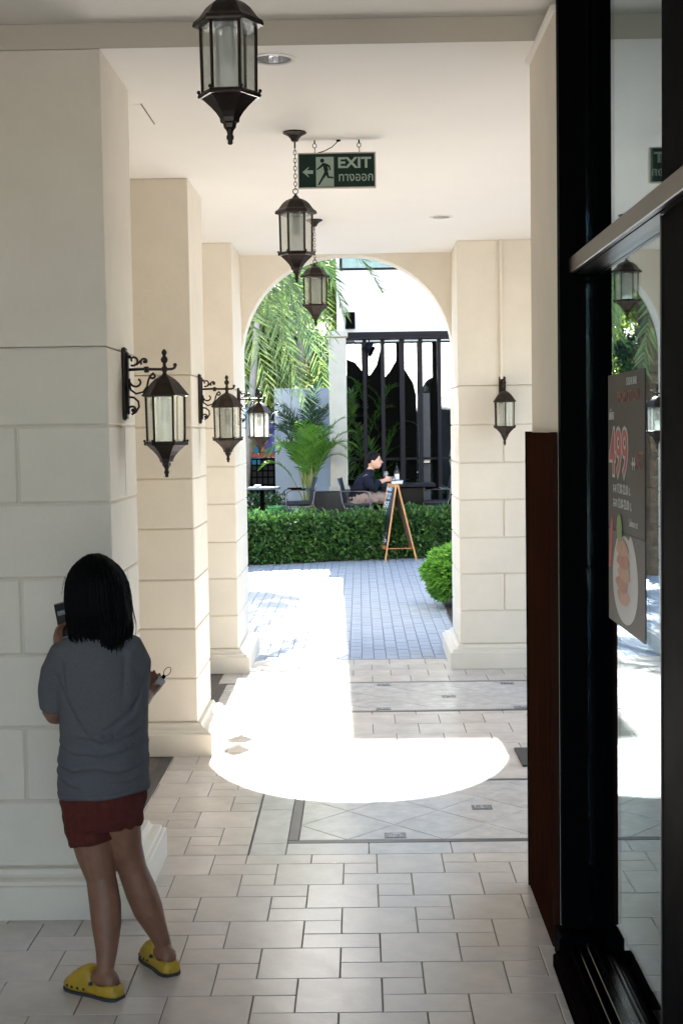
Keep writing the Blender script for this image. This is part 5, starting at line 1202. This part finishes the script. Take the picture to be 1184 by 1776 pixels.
# fronds reaching the view through the arch (given as curves), then the rest of the crown
CV = [(CR, (-1.9, 17.7, 5.3), (-1.25, 17.2, 4.1), (-0.62, 17.0, 2.30)),
      (CR, (-2.3, 18.0, 5.0), (-1.75, 17.6, 4.2), (-1.33, 17.3, 2.35)),
      (CR, (-1.9, 18.6, 5.5), (-1.0, 18.3, 4.6), (-0.38, 18.0, 2.85)),
      (CR, (-1.8, 19.2, 5.6), (-0.85, 19.2, 5.2), (-0.34, 19.2, 3.2)),
      (CR, (-2.1, 18.2, 5.3), (-1.2, 18.6, 4.9), (-0.85, 18.6, 2.4)),
      (CR, (-2.2, 17.6, 5.2), (-1.6, 16.9, 4.4), (-1.15, 16.6, 2.9)),
      (CR, (-2.5, 17.6, 5.2), (-2.2, 16.9, 4.4), (-2.0, 16.6, 2.5)),
      (CR, (-2.7, 17.4, 5.2), (-2.8, 16.7, 4.4), (-2.55, 16.4, 2.4)),
      (CR, (-2.4, 17.8, 5.1), (-1.95, 17.2, 4.0), (-1.75, 17.0, 2.6)),
      (CR, (-2.0, 19.2, 5.2), (-1.35, 19.6, 4.2), (-1.05, 19.7, 2.5)),
      (CR, (-2.1, 17.9, 5.0), (-1.5, 17.2, 4.3), (-1.05, 16.9, 2.35)),
      (CR, (-2.3, 18.6, 5.0), (-1.7, 18.6, 4.1), (-1.5, 18.6, 2.2)),
      (CR, (-1.7, 18.9, 5.4), (-0.9, 18.8, 4.7), (-0.62, 18.8, 3.0)),
      (CR, (-1.6, 20.2, 5.2), (-0.8, 21.0, 4.6), (-0.52, 21.4, 2.6)),
      (CR, (-1.8, 19.8, 5.0), (-1.1, 20.4, 4.2), (-0.78, 20.8, 2.2)),
      (CR, (-1.7, 17.8, 5.2), (-1.0, 17.2, 4.4), (-0.86, 17.0, 3.1))]
for c in CV: frond(None, None, 0, 0, 62, 0.46, 0.021, 'palm', dp, ctrl=c, twist=random.choice((-1, 1))*random.uniform(0.7, 1.2), vdown=0.10)
for k in range(26):
    a = k*2.399+0.3; e = random.uniform(0.0, 0.62)
    frond(CR+Vector((0.1*math.cos(a), 0.1*math.sin(a), 0)), (math.cos(a)*math.cos(e), math.sin(a)*math.cos(e), math.sin(e)), random.uniform(2.2, 2.9), random.uniform(1.6, 2.6), 56, 0.38, 0.026, 'palm', dp, twist=random.uniform(-0.3, 0.3))

def areca(x, y, z, label, n=20, h=1.25, m_='areca', seed=1):
    random.seed(seed)
    t = empty('areca_palm', (x, y, z), label, 'palm'); st_ = MB()
    for k in range(n):
        a = random.uniform(0, 2*PI); lean = random.uniform(0.05, 0.42); b0 = Vector((x+random.gauss(0, 0.05), y+random.gauss(0, 0.05), z)); hl = h*random.uniform(0.35, 0.60)
        top = b0+Vector((math.cos(a)*lean*hl, math.sin(a)*lean*hl, hl)); mid = (b0+top)/2+Vector((-math.cos(a)*0.02, 0, 0.02))
        st_.tube([b0, mid, top], [0.013, 0.011, 0.008], 6)
        d = (top-mid).normalized()+Vector((math.cos(a)*0.15, math.sin(a)*0.15, 0.2))
        frond(top, d, h*random.uniform(0.5, 0.75), random.uniform(1.3, 2.4), 26, 0.24, 0.022, m_, t, stemr=0.006, vdown=0.3)
    st_.build('stems', 'stem', t)
    return t
areca(-0.83, 23.75, TZ+0.25, 'leafy areca palm with yellow stems behind the empty armchair', 24, 1.45, 'areca', 4)
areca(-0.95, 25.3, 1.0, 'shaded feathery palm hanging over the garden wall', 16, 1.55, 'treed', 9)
t = MB().lathe([(0.16, 0), (0.20, 0.26), (0.21, 0.30), (0.18, 0.30), (0.001, 0.27)], 20, (-0.83, 23.75, TZ)).build('plant_pot', 'darkstone', smooth='auto'); tag(t, 'dark pot of the leafy areca palm', 'pot')
random.seed(11)
def tree(x, y, hgt, cr, n, m_, bark, label, cz=None, lean=(0, 0), lsz=(0.07, 0.13), trunk_r=0.12):
    t = empty('garden_tree', (x, y, 0), label, 'tree'); c = Vector((x+lean[0], y+lean[1], cz or hgt-cr[2]))
    tk = MB(); tk.tube([(x, y, -0.1), (x+lean[0]*0.3+0.03, y+lean[1]*0.3, c.z*0.4), (x+lean[0]*0.7-0.02, y+lean[1]*0.7, c.z*0.75), (c.x, c.y, c.z+cr[2]*0.4)], [trunk_r*1.2, trunk_r, trunk_r*0.8, trunk_r*0.3], 10)
    blobs = []
    for k in range(34):
        d = rv(); q_ = c+Vector((d.x*cr[0], d.y*cr[1], d.z*cr[2]))*1.0*random.uniform(0.35, 0.95)-c*0
        q_ = Vector((c.x+d.x*cr[0]*random.uniform(.3, .9), c.y+d.y*cr[1]*random.uniform(.3, .9), c.z+d.z*cr[2]*random.uniform(.3, .9))); blobs.append((q_, random.uniform(0.22, 0.48)*min(cr)))
        s0 = Vector((c.x-lean[0]*0.2, c.y, c.z-cr[2]*random.uniform(0.2, 0.9)))
        tk.tube([s0, (s0+q_)/2+rv()*0.12, q_], [trunk_r*0.2, trunk_r*0.12, 0.006], 5, cap=False) if k < 14 else None
    tk.build('trunk', bark, t, smooth=True)
    vs, fs = [], []
    for k in range(n):
        q_, r_ = random.choice(blobs); d = rv(); p = q_+d*r_*random.random()**0.45; p.z = q_.z+(p.z-q_.z)*0.8
        leaf(vs, fs, p, rv()+Vector((0, 0, -0.3)), rv()+Vector((0, 0, 0.6)), random.uniform(*lsz), random.uniform(*lsz)*0.5)
    m = MB(); m.v = vs; m.f = fs; m.build('crown', m_, t); return t
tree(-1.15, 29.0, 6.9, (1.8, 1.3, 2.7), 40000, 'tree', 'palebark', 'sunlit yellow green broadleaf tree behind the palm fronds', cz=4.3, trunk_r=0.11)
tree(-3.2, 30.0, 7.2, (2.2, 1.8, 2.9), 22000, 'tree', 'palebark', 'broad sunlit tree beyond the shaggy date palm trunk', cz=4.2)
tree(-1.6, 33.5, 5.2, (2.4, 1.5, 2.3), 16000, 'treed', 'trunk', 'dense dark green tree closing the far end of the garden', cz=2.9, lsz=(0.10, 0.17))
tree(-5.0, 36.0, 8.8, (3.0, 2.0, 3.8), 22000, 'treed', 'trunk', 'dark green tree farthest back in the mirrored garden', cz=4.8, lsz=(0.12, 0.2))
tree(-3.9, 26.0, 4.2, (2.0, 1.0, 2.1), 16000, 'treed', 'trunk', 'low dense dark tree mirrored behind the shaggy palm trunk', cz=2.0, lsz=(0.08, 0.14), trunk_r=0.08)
tree(-2.15, 25.6, 7.3, (1.15, 1.3, 0.75), 5200, 'tree', 'palebark', 'slender tree whose high branches shade the sunlit paving', cz=6.35, lean=(0.65, -0.3), lsz=(0.08, 0.15), trunk_r=0.06)
tree(-5.8, 27.0, 6.5, (2.0, 1.8, 2.6), 14000, 'treed', 'trunk', 'dark leafy tree over the far end of the hedge', cz=3.9, lsz=(0.09, 0.15))
# plants put in for green reflections in the glass front, flowering shrub by the round table
ip = empty('reflection_plants', (0.2, 25.7, TZ), 'tall green plants standing inside the barred window', 'plants')
for k in range(40):
    a = random.uniform(0, 2*PI); b0 = (random.uniform(-0.18, 0.55), FYf+random.uniform(0.06, 0.16), TZ+random.uniform(0.1, 2.1))
    frond(b0, (math.cos(a)*0.45, math.sin(a)*0.08, 0.9), random.uniform(0.5, 0.8), 1.7, 16, 0.20, 0.026, 'climber', ip, stemr=0.006)
fl = empty('flowering_shrub', (-1.62, 24.0, TZ), 'small shrub with white flowers under the round table', 'shrub')
vs, fs, v2, f2 = [], [], [], []
for k in range(1500):
    p = Vector((random.uniform(-2.3, -1.28), 24.0+random.gauss(0, 0.15), TZ+random.uniform(0.02, 0.55)))
    leaf(vs, fs, p, rv(), rv(), 0.09, 0.045)
    if k % 5 == 0: leaf(v2, f2, p+Vector((0, -0.1, 0)), rv(), rv(), 0.05, 0.05)
m = MB(); m.v = vs; m.f = fs; m.build('leaves', 'hedge', fl); m = MB(); m.v = v2; m.f = f2; m.build('blossom', 'flower', fl)
